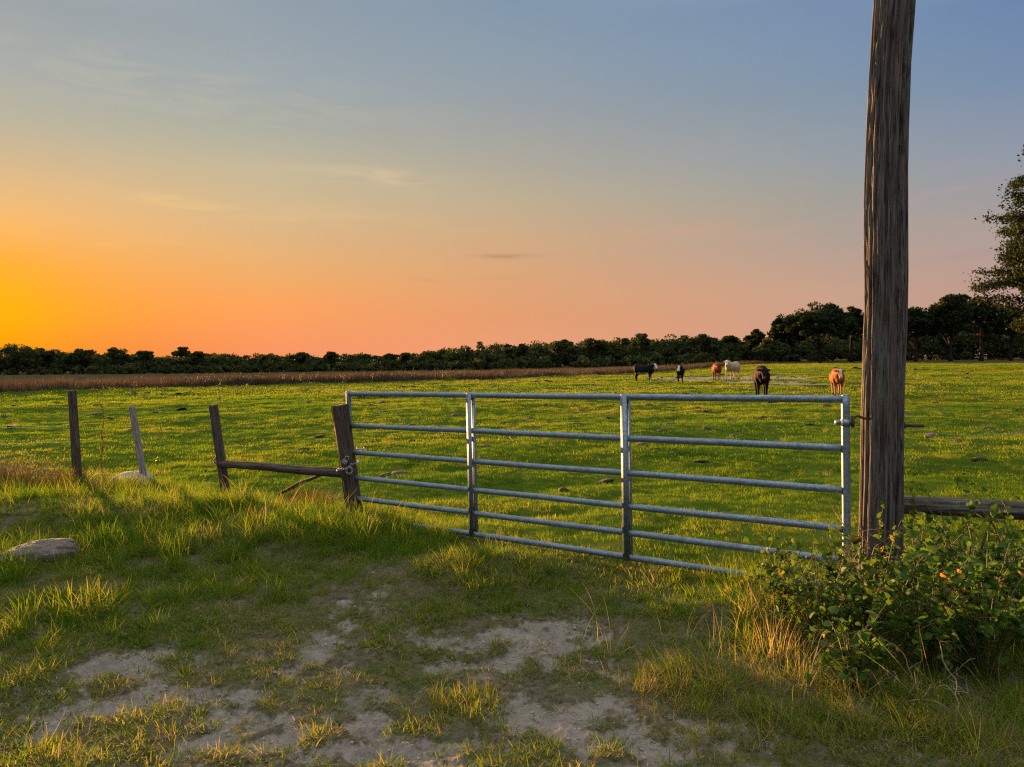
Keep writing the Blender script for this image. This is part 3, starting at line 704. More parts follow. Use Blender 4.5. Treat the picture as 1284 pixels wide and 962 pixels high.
px_tree(1230, 368, 142, 26, 'oak behind the left edge of the near feathery tree', group=OG, seed=9, ncl=60, base=.2)
px_tree(1268, 378, 141, 32, 'oak behind the trunks of the near feathery tree', group=OG, seed=10, ncl=60, base=.22)
px_tree(1320, 366, 143, 40, 'oak beyond the right edge of the row', group=OG, seed=11, ncl=60, base=.2)
EG = 'trees standing above the far woodland'
for (px, top, hw, lb, sd_) in [
    (22, 430, 26, 'broad crown at the far left of the woodland below the setting sun', 20), (58, 434, 16, 'rounded crown right beside the broadest far-left one', 21),
    (104, 435, 17, 'dark round tree near the upright post of the fence', 22), (146, 434, 14, 'bumpy crown above the pale leaning fence stake', 23),
    (183, 436, 11, 'ragged little crown alone before the dip in the woodland', 24), (228, 433, 12, 'flat-topped tall tree right after the dip in the woodland', 25),
    (248, 439, 9, 'small crown on the right shoulder of the flat-topped tree', 26), (376, 440, 14, 'low spreading crown halfway between the flat-topped tree and gate post', 27),
    (416, 439, 8, 'thin tree poking up above the left gate post', 28), (509, 440, 8, 'narrow crown above the left part of the gate', 29),
    (655, 430, 10, 'small tree poking from the left slope of the wooded rise', 30), (703, 423, 18, 'bushy crown above the middle of the gate', 31),
    (745, 421, 16, 'round reddish-green crown left of the black cow', 32), (803, 416, 14, 'spiky-topped tree behind the black cow', 33),
    (880, 417, 22, 'wide dark crown behind the two standing cows', 34), (916, 418, 14, 'crown at the right end of the woodland', 35)]:
    px_tree(px, top, float(np.interp(px, DD_P, DD_D)) - 3, hw, lb, name='woodland_tree', group=EG, seed=sd_, ncl=16, per=120, leaf=.26, base=.35, spread=.40, flat=.5, material=M_leaf_far)

# the nearer feathery tree at the right edge
def feathery():
    D = 72.0; X, Y_ = far_xy(1376, D); zb = gh(X, Y_); h = z_at(1352, 165, D) - zb; g = np.random.default_rng(55)
    root = empty('feathery_tree', (X, Y_, zb)); tag(root, 'tall near tree with layered feathery sprays cut off by the right edge', 'tree')
    P = []; B = []; tb = MB(); tops = []
    tr = .32
    for (ox, lx) in ((-.2, -1.6), (.5, .8), (-1.6, -3.2)):
        tops.append([np.array([ox, 0, -.3]), np.array([ox + lx * .25, .3, h * .25]), np.array([ox + lx * .7, -.2, h * .5]), np.array([ox + lx * .6, 0, h * .9])])
        tb.tube(tops[-1], [tr * 1.2, tr * .85, tr * .6, tr * .1], 10)
    for k in range(150):
        t_ = tops[k % 3]; f = g.uniform(.12, 1.0); i = min(int(f * 3), 2); s0 = t_[i] + (t_[i + 1] - t_[i]) * (f * 3 - i)
        a = g.uniform(0, 2 * math.pi); z01 = s0[2] / h
        reach = (1.0 - abs(z01 - .38) ** 2 * 2.0) * 9.4 * g.uniform(.45, 1.0); reach = max(reach, 1.2)
        if z01 > .9: reach *= .5
        dr = np.array([math.cos(a), math.sin(a), g.uniform(-.1, .55)])
        e0 = s0 + dr * reach; e0[2] -= reach * .06; md = (s0 + e0) / 2 + np.array([0, 0, reach * .07])
        tb.tube([s0, md, e0], [.09, .05, .015], 5, cap=False)
        for j in range(9):
            u_ = .35 + .68 * j / 8; c_ = (s0 * (1 - u_) ** 2 + md * 2 * u_ * (1 - u_) + e0 * u_ ** 2) if u_ < 1 else e0
            side = np.array([-dr[1], dr[0], 0]) * g.normal(0, .55) ; c_ = c_ + side
            n_ = 95; Q_ = g.normal(size=(n_, 3)) * np.array([.42, .42, .24]) ; P.append(c_ + Q_); B.append(np.clip(.4 + g.normal(0, .1) + g.normal(0, .15, n_), 0, 1))
    P2, B2, cl = crown_pts((0, 0, h * .55), (8.3, 8.0, h * .43), 330, 150, g, .7, low=-1, spread=.15)
    P.append(P2); B.append(B2); P = np.concatenate(P); B = np.concatenate(B)
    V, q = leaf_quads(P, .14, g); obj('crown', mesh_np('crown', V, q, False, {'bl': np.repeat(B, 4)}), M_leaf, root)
    obj('trunk', tb.mesh('trunk'), M_bark, root)
feathery()

# ------------------------------------------------------------------ wood posts, rails and the tall pole
def wood(name, path, rad, material, seed, seg=40, rows=70, groove=.10, parent=None, top_cut=.02, lump=.06, cracks=5):
    g = np.random.default_rng(seed)
    path = np.array([tuple(p) for p in path], float); L = np.r_[0, np.cumsum(np.linalg.norm(np.diff(path, axis=0), axis=1))]
    s = np.linspace(0, L[-1], rows); pts = np.c_[[np.interp(s, L, path[:, i]) for i in range(3)]].T
    rad = np.interp(s, L, np.broadcast_to(np.asarray(rad, float), (len(path),)))
    th_ = np.linspace(0, 2 * math.pi, seg, endpoint=False)
    S_, T_ = np.meshgrid(s, th_, indexing='ij')
    # noise round the trunk is periodic because it is read on a circle
    cx_, sx_ = np.cos(T_), np.sin(T_)
    n1 = fbm(cx_ * 4 + seed * 3.1, sx_ * 4 + S_ * .35, 1, 2, seed); 
    gr_ = fbm(cx_ * 14 + 50 + seed, sx_ * 14 + S_ * .9 + 30, 1, 3, seed + 3)
    lum = fbm(cx_ * 1.2 + S_ * 1.3, sx_ * 1.2 + seed, 1, 2, seed + 5)
    d_ = -groove * sst(.5 - gr_, -.02, .16) + lump * (lum - .5) * 2 + groove * .6 * (n1 - .5)
    for k in range(cracks):
        t0 = g.uniform(0, 2 * math.pi); s0 = g.uniform(0, L[-1]); sl = g.uniform(.2, .6) * L[-1]; wd = g.uniform(.035, .08)
        dt = (T_ - t0 - .35 * (fbm(S_ * 2.3, S_ * 0 + k, 1, 3, seed + k) - .5) + math.pi) % (2 * math.pi) - math.pi
        d_ = d_ - groove * 1.8 * np.exp(-(dt / wd) ** 2) * np.exp(-((S_ - s0) / sl) ** 4)
    m_ = MB()
    m_.tube(pts, rad, seg, True, d_)
    V = m_.v[0]
    # ragged, weathered top
    topv = slice((rows - 1) * seg, rows * seg)
    ax = path[-1] - path[-2]; ax /= np.linalg.norm(ax)
    V[topv] += ax * ((fbm(np.cos(th_) * 3 + seed, np.sin(th_) * 3, 1, 3, seed + 9) - .5) * 2 * top_cut)[:, None]
    me = m_.mesh(name)
    uv = me.uv_layers.new(name='UVMap'); vi = np.zeros(len(me.loops), np.int32); me.loops.foreach_get('vertex_index', vi)
    U = np.zeros((len(V), 2)); rm = float(np.mean(rad))
    U[:rows * seg, 0] = (T_ * rm).ravel(); U[:rows * seg, 1] = S_.ravel(); U[-1] = (rm * 3, L[-1]); U[-2] = (rm * 3, 0)
    lu = U[vi].copy()
    # close the seam
    ls = np.zeros(len(me.polygons), np.int32); me.polygons.foreach_get('loop_start', ls); lt = np.zeros(len(me.polygons), np.int32); me.polygons.foreach_get('loop_total', lt)
    for a, b in zip(ls, lt):
        u = lu[a:a + b, 0]
        if u.max() - u.min() > math.pi * rm: lu[a:a + b, 0] = np.where(u < math.pi * rm, u + 2 * math.pi * rm, u)
    uv.data.foreach_set('uv', lu.astype(np.float32).ravel())
    o = obj(name, me, material, parent)
    return o
# tall pole: left and right edges in the photograph turned into a centre line at its real distance
PY = 5.05
prof = [(0, 1097.5, 1145), (83, 1092.5, 1139), (166, 1087.5, 1136.5), (250, 1085, 1136), (333, 1085.5, 1136), (400, 1085.5, 1135), (480, 1083.5, 1132.5), (600, 1081, 1131.5), (690, 1078.5, 1131)]
pp_, pr_ = [], []
for (yy, a, b) in prof[::-1]:
    pp_.append(at((a + b) / 2, yy, PY)); pr_.append((b - a) / 2 / FPX * PY)
bx = pp_[0] + (pp_[0] - pp_[1]); bx.z = gh(bx.x, bx.y) - .25
pp_.insert(0, bx); pr_.insert(0, pr_[0] * 1.05)
tp = pp_[-1]; pp_.append(tp + Vector((.14, 0, 1.2))); pr_.append(pr_[-1]); pp_.append(tp + Vector((.22, 0, 3.2))); pr_.append(pr_[-1] * .9)
pole = wood('wooden_pole', pp_, pr_, M_pole, 5, seg=180, rows=460, groove=.085, lump=.05, cracks=34)
tag(pole, 'tall weathered wooden pole with deep cracks that the gate hangs from', 'pole')

def post(px0, py0, px1, py1, wpx0, wpx1, label, seed, material=M_post, dY=0):
    b = G(px0, py0); Y = b.y + dY; b = at(px0, py0, Y); t = at(px1, py1, Y)
    r0_, r1_ = wpx0 / 2 / FPX * Y, wpx1 / 2 / FPX * Y
    d = (t - b).normalized()
    o = wood('fence_post', [b - d * .3, b, b + (t - b) * .5, t], [r0_ * 1.02, r0_, (r0_ + r1_) / 2, r1_], material, seed, rows=90, seg=48, groove=.16, lump=.10, top_cut=.012)
    tag(o, label, 'fence post'); return b, t
PG = 'posts of the old fence left of the gate'
gp = post(446, 652, 426, 508, 21, 22, 'thick leaning post holding the chain at the latch end of the gate', 31, dY=-.05)
p3 = post(285, 631, 267, 508, 12, 11, 'dark leaning fence post tied to the short wooden rail', 32)
p2 = post(182, 607, 165, 510, 8, 8, 'thin pale grey stake leaning left beside the flat pale stone', 33, M_pale)
p1 = post(98, 606, 90, 490, 11, 10, 'dark upright fence post farthest to the left', 34)
# rails
Yr = (p3[0].y + gp[0].y) / 2
a = at(276, 582, p3[0].y - .02); b = at(434, 593, gp[0].y + .02)
o = wood('fence_rail', [a, a * .65 + b * .35 + Vector((0, 0, .008)), a * .3 + b * .7 - Vector((0, 0, .006)), b], [.042, .046, .044, .05], M_post, 41, groove=.12, lump=.12); tag(o, 'round wooden rail tied between the leaning post and the gate post', 'fence rail')
a = at(350, 620, p3[0].y - .2); b = at(402, 596, p3[0].y - .25)
o = wood('broken_branch', [a, a * .5 + b * .5 + Vector((0, 0, .02)), b], [.02, .024, .016], M_post, 42, groove=.15, lump=.2, rows=40, seg=20); tag(o, 'broken dead branch leaning up against the short wooden rail', 'branch')
a = at(1118, 632, PY + .04); b = at(1284, 641, PY + .12); c = a + (b - a) * 2.6
o = wood('log_rail', [a, b, c], [11.5 / FPX * PY, 12 / FPX * PY, .06], M_pole, 43, groove=.10, lump=.08, rows=140, seg=60); tag(o, 'thick dark log rail running right from the tall wooden pole', 'fence rail')
a0 = c; o = wood('fence_post', [Vector((c.x, c.y + .1, -.2)), Vector((c.x, c.y + .1, 1.2))], [.08, .075], M_post, 44, groove=.14); tag(o, 'fence post at the far end of the log rail, beyond the right edge', 'fence post')

# wires
def barbed(name, pts, label, r_=.0022, step=.13, seed=0):
    g = np.random.default_rng(seed); P = []
    for i in range(len(pts) - 1):
        for t_ in np.linspace(0, 1, 14, endpoint=False):
            q = pts[i] * (1 - t_) + pts[i + 1] * t_; q = q - Vector((0, 0, .05 * 4 * t_ * (1 - t_))); P.append(q)
    P.append(pts[-1]); root = empty(name, pts[0]); tag(root, label, 'wire')
    off = np.array(pts[0]); m_ = MB(); m_.tube([np.array(q) - off for q in P], r_, 6); obj('wire', m_.mesh('wire'), M_steel, root)
    cum = 0; step = step * 2
    for i in range(len(P) - 1):
        seg_ = P[i + 1] - P[i]; L_ = seg_.length; k_ = 0
        while cum + k_ < L_:
            c_ = np.array(P[i] + seg_ * ((cum + k_) / L_)) - off
            b_ = MB()
            for _ in range(2):
                d_ = g.normal(size=3); d_ = d_ / np.linalg.norm(d_) * .018; b_.tube([-d_, d_], .0016, 4)
            obj('barb', b_.mesh('barb'), M_steel, root, tuple(c_)); k_ += step
        cum = max(0, cum + k_ - L_)
L1 = p1[0] + (p1[1] - p1[0]) * .62; L2 = p1[0] + (p1[1] - p1[0]) * .45
far1 = Vector((L1.x - 5.5, L1.y + .4, L1.z + .12)); far2 = Vector((L2.x - 5.5, L2.y + .4, L2.z + .1))
barbed('barbed_wire', [far1, Vector(((far1.x + L1.x) / 2, (far1.y + L1.y) / 2, (far1.z + L1.z) / 2)), L1], 'upper barbed wire strand left of the dark upright post', seed=1, r_=.003)
barbed('barbed_wire', [far2, Vector(((far2.x + L2.x) / 2, (far2.y + L2.y) / 2, (far2.z + L2.z) / 2)), L2], 'lower barbed wire strand left of the dark upright post', seed=2, r_=.003)
a = at(1130, 534, PY); b = at(1284, 541, PY + .5); barbed('barbed_wire', [a, b, b + (b - a) * .9], 'single wire strand running right from the tall wooden pole', seed=3, step=.6)
o = wood('fence_post', [Vector((far1.x, far1.y, -.3)), Vector((far1.x, far1.y, 1.25))], [.06, .055], M_post, 45, groove=.14); tag(o, 'fence post beyond the left edge carrying the barbed wire', 'fence post')
# curled dead leaf on the wire
m_ = MB(); c_ = at(1166, 546, PY + .1); V, q, t = ellip((0, 0, 0), (.038, .014, .014), seg=12, rings=7)
V[:, 2] += .012 * np.sin(V[:, 0] * 60) - V[:, 0] * .18; V *= (1 + .35 * (fbm(V[:, 0] * 90, V[:, 2] * 90, 1, 2, 3)[:, None] - .5)); m_.add(V, q, t); m_.tube([(.03, 0, 0), (.05, 0, -.03), (.055, 0, -.055)], .002, 5); m_.tube([(.03, 0, .0), (.02, 0, .03)], .0015, 5)
tag(obj('dead_leaf', m_.mesh('dead_leaf'), M_twig, loc=c_), 'dark curled dead leaf hanging from the wire right of the pole', 'leaf')

# ------------------------------------------------------------------ the gate
TR = at(1060, 501, 5.03); TL = at(437, 494, 7.85); BR = at(1060, 739, 5.03)
e1 = (TR - TL).normalized(); e2 = (BR - TR); e2 = (e2 - e1 * e2.dot(e1)); Hg = e2.length; e2.normalize(); e3 = e1.cross(e2)
Lg = (TR - TL).length
gate = empty('metal_gate'); Mg = Matrix((e1, -e2, e3)).transposed().to_4x4(); Mg.translation = TL; gate.matrix_world = Mg
tag(gate, 'galvanised tubular steel farm gate with six rails, closed across the track', 'gate')
def param(px):
    lo, hi = 0.0, 1.0
    for _ in range(40):
        mdl = (lo + hi) / 2; q = TL + (TR - TL) * mdl; q = q - Vector((0, 0, CAMH)); sx = CX + FPX * q.dot(rt) / q.dot(fw)
        if sx < px: lo = mdl
        else: hi = mdl
    return lo * Lg
fr = [0, .256, .475, .681, .849, 1.0]
for i, f in enumerate(fr):
    m_ = MB(); yv = -f * Hg; rr_ = .0245
    if i in (0, 5):
        x0, x1 = -.0, Lg
    else: x0, x1 = .022, Lg - .022
    n_ = 40; xs = np.linspace(x0, x1, n_); wob = (fbm(xs * 1.3 + i * 7, xs * 0, 1, 2, 80 + i) - .5) * .006
    m_.tube([(xx, yv + ww, 0) for xx, ww in zip(xs, wob)], rr_, 20)
    obj('rail', m_.mesh('rail'), M_steel, gate)
for xx in (0, Lg):
    m_ = MB(); m_.tube([(xx, .026 - (Hg + .05) * t_, 0) for t_ in np.linspace(0, 1, 20)], .0262, 22); 
    V, q, t = ellip((xx, .026, 0), (.026, .010, .026)); m_.add(V, q, t)
    obj('stile', m_.mesh('stile'), M_steel, gate)
for px in (590, 784):
    xx = param(px)
    m_ = MB(); hw, th2 = .0275, .031
    # folded channel: front web, two flanges
    m_.box((xx, -Hg / 2, th2), (2 * hw, 0, 0), (0, Hg + .045, 0), (0, 0, .004))
    for s_ in (-1, 1): m_.box((xx + s_ * (hw - .002), -Hg / 2, th2 - .0165), (.004, 0, 0), (0, Hg + .045, 0), (0, 0, .028))
    obj('strut', m_.mesh('strut', False), M_steel, gate)
    m_ = MB(); m_.box((xx, -Hg / 2, -th2), (2 * hw, 0, 0), (0, Hg + .045, 0), (0, 0, .004))
    obj('strut_back', m_.mesh('strut_back', False), M_steel, gate)
# hinges: strap round the stile, eye bolt and pin going to the pole
inv = Mg.inverted()
for (py, lbl) in ((530, 'upper'), (705, 'lower')):
    h0 = inv @ at(1060, py, 5.03); hp = inv @ at(1084, py - 5, PY - .01)
    hg = empty('hinge'); hg.parent = gate; 
    m_ = MB(); m_.tube([(Lg, h0.y - .022, 0), (Lg, h0.y + .022, 0)], .032, 20); m_.box((Lg - .045, h0.y, 0), (.045, 0, 0), (0, .03, 0), (0, 0, .018)); obj('strap', m_.mesh('strap'), M_steel, hg)
    m_ = MB(); e_ = np.array([Lg + .045, h0.y, .0]); m_.tube([e_ + [0, -.03, 0], e_ + [0, .045, 0]], .011, 10); m_.tube([(Lg + .03, h0.y - .005, 0), e_], .010, 8); m_.tube([e_ + [0, .03, 0], np.array(hp) * .4 + e_ * .6 + [0, .035, 0], np.array(hp), np.array(hp) + [.05, 0, 0]], .0085, 8); obj('hinge_pin', m_.mesh('hinge_pin'), M_rust, hg)
# bolt coming out of the right side of the pole
a = at(1126, 533, PY + .02); b = at(1158, 534, PY + .02); m_ = MB(); m_.tube([(0, 0, 0), tuple(b - a)], .011, 10); m_.tube([tuple((b - a) * .2), tuple((b - a) * .26)], .026, 6)
tag(obj('iron_bolt', m_.mesh('iron_bolt'), M_rust, loc=a), 'rusty iron bolt sticking out of the right side of the pole', 'bolt')

# chain and padlock at the gate post
def link(m_, c, d, up_, L_=.030, W=.018, r_=.0036):
    d = np.array(d) / np.linalg.norm(d); up_ = np.array(up_) - d * np.dot(up_, d); up_ /= np.linalg.norm(up_)
    P = [np.array(c) + d * math.cos(t_) * L_ / 2 + up_ * math.sin(t_) * W / 2 for t_ in np.linspace(0, 2 * math.pi, 15)]
    m_.tube(P, r_, 6, cap=False)
gc = gp[0] + (gp[1] - gp[0]) * .47; axp = (gp[1] - gp[0]).normalized(); rp = .105
u_ = Vector((1, 0, 0)); u_ = (u_ - axp * u_.dot(axp)).normalized(); v_ = axp.cross(u_)
m_ = MB(); N_ = 30
for i in range(N_):
    t_ = 2 * math.pi * i / N_; c_ = u_ * math.cos(t_) * rp * 1.12 + v_ * math.sin(t_) * rp * 1.05 + axp * (.03 * math.cos(t_) + .01 * math.sin(5 * t_)); d_ = -u_ * math.sin(t_) + v_ * math.cos(t_)
    link(m_, c_, d_, axp if i % 2 else (u_ * math.cos(t_) + v_ * math.sin(t_)))
e_ = at(448, 562, 7.83) - gc; s_ = u_ * rp * 1.1 - v_ * .0 + axp * .03
for i in range(7):
    f = i / 6; link(m_, s_ * (1 - f) + e_ * f, e_ - s_, axp if i % 2 else v_)
for i in range(9):
    f = i / 9; t_ = 2 * math.pi * f; link(m_, e_ + Vector((.035 + .035 * math.cos(t_ + math.pi), .035 * math.sin(t_ + math.pi), .01 * math.cos(2 * t_) - .01)), Vector((-math.sin(t_), math.cos(t_), 0)), axp if i % 2 else v_)
tag(obj('chain', m_.mesh('chain'), M_bright, loc=gc), 'rusty steel chain wrapped round the gate post and end of gate', 'chain')
pl = empty('padlock', at(432, 579, gp[0].y - .125)); pl.rotation_euler = (0, R(35), 0); tag(pl, 'shiny silver padlock hanging from the chain on the gate post', 'padlock')
bm = bmesh.new(); bmesh.ops.create_cube(bm, size=1); bmesh.ops.scale(bm, vec=(.055, .026, .045), verts=bm.verts); bmesh.ops.bevel(bm, geom=bm.edges[:], offset=.006, segments=3, affect='EDGES'); me = bpy.data.meshes.new('lock_body'); bm.to_mesh(me); bm.free(); obj('lock_body', me, M_bright, pl, (0, 0, 0))
m_ = MB(); m_.tube([(-.018, 0, .02)] + [(-.018 * math.cos(t_), 0, .045 + .018 * math.sin(t_)) for t_ in np.linspace(0, math.pi, 9)] + [(.018, 0, .02)], .0045, 8); obj('shackle', m_.mesh('shackle'), M_bright, pl)
m_ = MB(); c0 = at(438, 590, gp[0].y - .12)
for i in range(8):
    t_ = 2 * math.pi * i / 8; link(m_, (.028 * math.cos(t_), .012 * math.sin(3 * t_), .034 * math.sin(t_)), (-math.sin(t_), 0, math.cos(t_)), (0, 1, 0) if i % 2 else (math.cos(t_), 0, math.sin(t_)))
tag(obj('chain', m_.mesh('chain'), M_bright, loc=c0), 'short loop of chain dangling under the padlock', 'chain')
# tie wire round post 3 and its rail
m_ = MB(); c0 = at(277, 580, p3[0].y - .0)
for k in range(5):
    ph = k * .5; m_.tube([(math.cos(t_) * .075, math.sin(t_) * .075, .02 * math.sin(t_ * 2 + ph) + (k - 2) * .014) for t_ in np.linspace(0, 2 * math.pi, 24)], .0022, 5, cap=False)
m_.tube([(.0, -.075, .02), (-.07, -.09, .05), (-.11, -.06, .03)], .0022, 5)
tag(obj('tie_wire', m_.mesh('tie_wire'), M_rust, loc=c0), 'coil of wire tying the short wooden rail to the leaning post', 'wire')

# ------------------------------------------------------------------ rocks
def rock(px, py, rx, ry, rz, label, mtl, seed, name='rock'):
    b = G(px, py); V, q, t = ellip((0, 0, 0), (1, 1, 1), seg=64, rings=40)
    n_ = fbm(V[:, 0] * 2 + seed, V[:, 1] * 2 + V[:, 2] * 1.7, 1, 5, seed)[:, None]; V = V * (.75 + .5 * n_); V = np.sign(V) * np.abs(V) ** .85
    V = V * np.array([rx, ry, rz]); me = mesh_np(name, V, [np.array(q), np.array(t)], True)
    o = obj(name, me, mtl, loc=(b.x, b.y + ry * .6, b.z + rz * .25)); o.rotation_euler = (0, R(-4), R(8)); tag(o, label, 'rock')
rock(38, 710, .31, .20, .12, 'rounded brown rock lying in the grass at the left edge', M_rock, 3)
rock(160, 608, .26, .20, .13, 'flat pale stone at the foot of the thin grey stake', M_rock2, 6)

# ------------------------------------------------------------------ plants
def leaf_shape(L_, W, fold=.25):
    """a heart-shaped, folded leaf of 8 faces along +x"""
    xs = np.array([0, .18, .45, .75, 1.0]) * L_; ws = np.array([.10, .48, .50, .27, .0]) * W
    V = []; 
    for x_, w_ in zip(xs, ws):
        V += [(x_ - (.06 * L_ if x_ < .3 * L_ else 0), w_, w_ * fold), (x_, 0, -.15 * (x_ / L_) ** 2 * L_), (x_ - (.06 * L_ if x_ < .3 * L_ else 0), -w_, w_ * fold)]
    q = []
    for i in range(4): a = 3 * i; q += [[a, a + 3, a + 4, a + 1], [a + 1, a + 4, a + 5, a + 2]]
    return np.array(V), np.array(q)
def place_leaves(P, D, sizes, g, up_bias=.6):
    V0, q0 = leaf_shape(1, .95); N = len(P); k = len(V0)
    D = np.asarray(D, float); D /= np.linalg.norm(D, axis=1)[:, None] + 1e-9
    nrm = g.normal(size=(N, 3)) * (1 - up_bias) + np.array([0, 0, up_bias]); s = np.cross(nrm, D); s /= np.linalg.norm(s, axis=1)[:, None] + 1e-9; nn_ = np.cross(D, s)
    V = P[:, None, :] + sizes[:, None, None] * (V0[None, :, 0:1] * D[:, None, :] + V0[None, :, 1:2] * s[:, None, :] + V0[None, :, 2:3] * nn_[:, None, :])
    q = q0[None] + (np.arange(N) * k)[:, None, None]
    return V.reshape(-1, 3), q.reshape(-1, 4), k
def bramble(px, py, rw, h, n_leaf, label, seed, size=.05, dead=.05, name='bramble_bush'):
    g = np.random.default_rng(seed); b = G(px, py); root = empty(name, b); tag(root, label, 'bush', 'leafy bushes at the foot of the pole')
    m_ = MB(); P, D = [], []
    n_leaf = int(n_leaf * 1.2); ns = 34
    for i in range(ns):
        a = g.uniform(0, 2 * math.pi); L_ = g.uniform(.5, 1.1); e = np.array([math.cos(a) * rw * L_, math.sin(a) * rw * L_, h * (g.uniform(.25, 1.0) if i % 5 else g.uniform(1.0, 1.45))]); s0 = np.array([math.cos(a), math.sin(a), 0]) * rw * .2 * g.uniform(0, 1)
        c_ = s0 * .4 + e * .4 + np.array([0, 0, h * .55]); ts = np.linspace(0, 1, 12); C = [(1 - t_) ** 2 * s0 + 2 * t_ * (1 - t_) * c_ + t_ ** 2 * e for t_ in ts]
        m_.tube(C, np.linspace(.0045, .0015, 12), 5, cap=False)
        for k in range(n_leaf // ns):
            t_ = g.uniform(.15, 1.03); p = (1 - t_) ** 2 * s0 + 2 * t_ * (1 - t_) * c_ + t_ ** 2 * e; d = g.normal(size=3) + e / np.linalg.norm(e) * .6; d[2] *= .6
            P.append(p + g.normal(0, .025, 3)); D.append(d)
    obj('stems', m_.mesh('stems'), M_stem, root)
    P = np.array(P); P[:, 2] = np.maximum(P[:, 2], .02); bl = np.clip(g.beta(2.2, 2.4, len(P)) * .9, 0, .88); isd = g.uniform(size=len(P)) < dead; bl = np.where(isd, g.uniform(.90, 1, len(P)), bl)
    V, q, k = place_leaves(P, D, g.uniform(.35, 1.35, len(P)) * size * np.where(isd, .6, 1), g)
    obj('leaves', mesh_np('leaves', V, q, True, {'bl': np.repeat(bl, k)}), M_bramble, root)
B = [(1030, 812, .30, .40, 420, 'leafy bush nearest the bottom right corner of the gate'), (1100, 800, .34, .46, 520, 'leafy bush straight below the pole base'),
     (1165, 838, .34, .46, 560, 'dark leafy bush in front and to the right of the pole'), (1235, 850, .36, .52, 600, 'leafy bush beside the right edge of the frame, lower'),
     (1290, 800, .42, .66, 560, 'tallest leafy bush, cut by the right edge'), (1215, 778, .40, .56, 480, 'leafy bush under the log rail'), (1150, 765, .34, .42, 380, 'low leafy bush touching the right foot of the pole'),
     (1070, 862, .26, .30, 300, 'small leafy bush in front of the one below the pole'), (985, 782, .22, .30, 240, 'small sparse bush over the lowest gate rail'), (1370, 830, .45, .6, 400, 'leafy bush beyond the right edge')]
for i, (px, py, rw, h, nl, lb) in enumerate(B): bramble(px, py, rw, h, nl, lb, 300 + i, size=.041 if py > 830 else .036)
# dry vines and twigs tangled round the pole foot
def twigs(px, py, n_, hmax, spread, label, seed, name='dry_vine', r_=.0042, Y=None):
    g = np.random.default_rng(seed); b = G(px, py)
    if Y: b = Vector((at(px, py, Y).x, Y, gh(at(px, py, Y).x, Y)))
    root = b; m_ = MB()
    for i in range(n_):
        p = np.array([g.normal(0, spread * .4), g.normal(0, spread * .25), -.02]); d = np.array([g.normal(0, .45), g.normal(0, .35), 1.0]); C = [p]; L_ = g.uniform(.35, 1) * hmax; k = 12
        for s_ in range(k):
            d = d + g.normal(0, .22, 3) + np.array([0, 0, -.045 * s_ / 3]); d /= np.linalg.norm(d); p = p + d * L_ / k; C.append(p)
            if g.uniform() < .28 and s_ > 2:
                d2 = d + g.normal(0, .7, 3); d2 /= np.linalg.norm(d2); C2 = [p]; q_ = p
                for z_ in range(5): d2 = d2 + g.normal(0, .2, 3); d2 /= np.linalg.norm(d2); q_ = q_ + d2 * L_ * .05; C2.append(q_)
                m_.tube(C2, np.linspace(r_ * .6, r_ * .2, 6), 4, cap=False)
        m_.tube(C, np.linspace(r_, r_ * .3, len(C)), 5, cap=False)
    tag(obj(name, m_.mesh(name), M_twig, loc=root), label, 'dry twigs')
twigs(1112, 722, 34, .85, .38, 'tangle of bare dry vines climbing the foot of the pole', 71, Y=4.85)
twigs(1190, 720, 26, .75, .35, 'bare reddish twigs standing in front of the log rail', 72, Y=4.9)
twigs(1060, 735, 12, 1.05, .2, 'few thin dry vines twisting up the hinge end of the gate', 73, Y=4.95)
twigs(1260, 730, 26, .55, .4, 'brown dead brush heaped behind the bush at the right edge', 74, Y=5.3)
twigs(1150, 880, 14, .5, .5, 'pale dry stalks leaning in front of the dark bush', 75)

def weed(px, py, top_y, label, seed, r_=.004, leaf_s=.035, nl=40, mtl=M_bramble, name='tall_weed', hs=.03):
    g = np.random.default_rng(seed); b = G(px, py); h = at(px, top_y, b.y).z - b.z; root = empty(name, b); tag(root, label, 'weed')
    C = [(g.normal(0, .006) * i, 0, h * i / 10) for i in range(11)]; m_ = MB(); m_.tube(C, np.linspace(r_, r_ * .4, 11), 6); obj('stem', m_.mesh('stem'), M_stem, root)
    P = []; D = []
    for k in range(nl):
        t_ = g.uniform(.02, .97); P.append((np.interp(t_ * 10, range(11), [c[0] for c in C]), 0, t_ * h)); a = g.uniform(0, 6.28); D.append((math.cos(a), math.sin(a), g.uniform(.1, 1.1)))
    V, q, k = place_leaves(np.array(P), D, g.uniform(.5, 1.2, nl) * leaf_s, g, .4); V[:, :] = V
    obj('leaves', mesh_np('leaves', V, q, True, {'bl': np.repeat(g.uniform(.3, .9, nl), k)}), mtl, root)
weed(128, 602, 480, 'tall thin weed between the upright post and the pale stake', 81, nl=70, r_=.007, leaf_s=.032, mtl=M_brown)
weed(276, 506, 474, 'thin weed standing far out in the pasture above the leaning post', 82, r_=.01, leaf_s=.09, nl=24)
weed(312, 503, 480, 'shorter thin weed in the pasture right of the other far weed', 83, r_=.009, leaf_s=.07, nl=18)
weed(258, 640, 590, 'small weed stalk in front of the dark leaning post', 84, nl=30)
weed(195, 585, 560, 'tiny weed stalk just right of the pale stake', 85, nl=20)

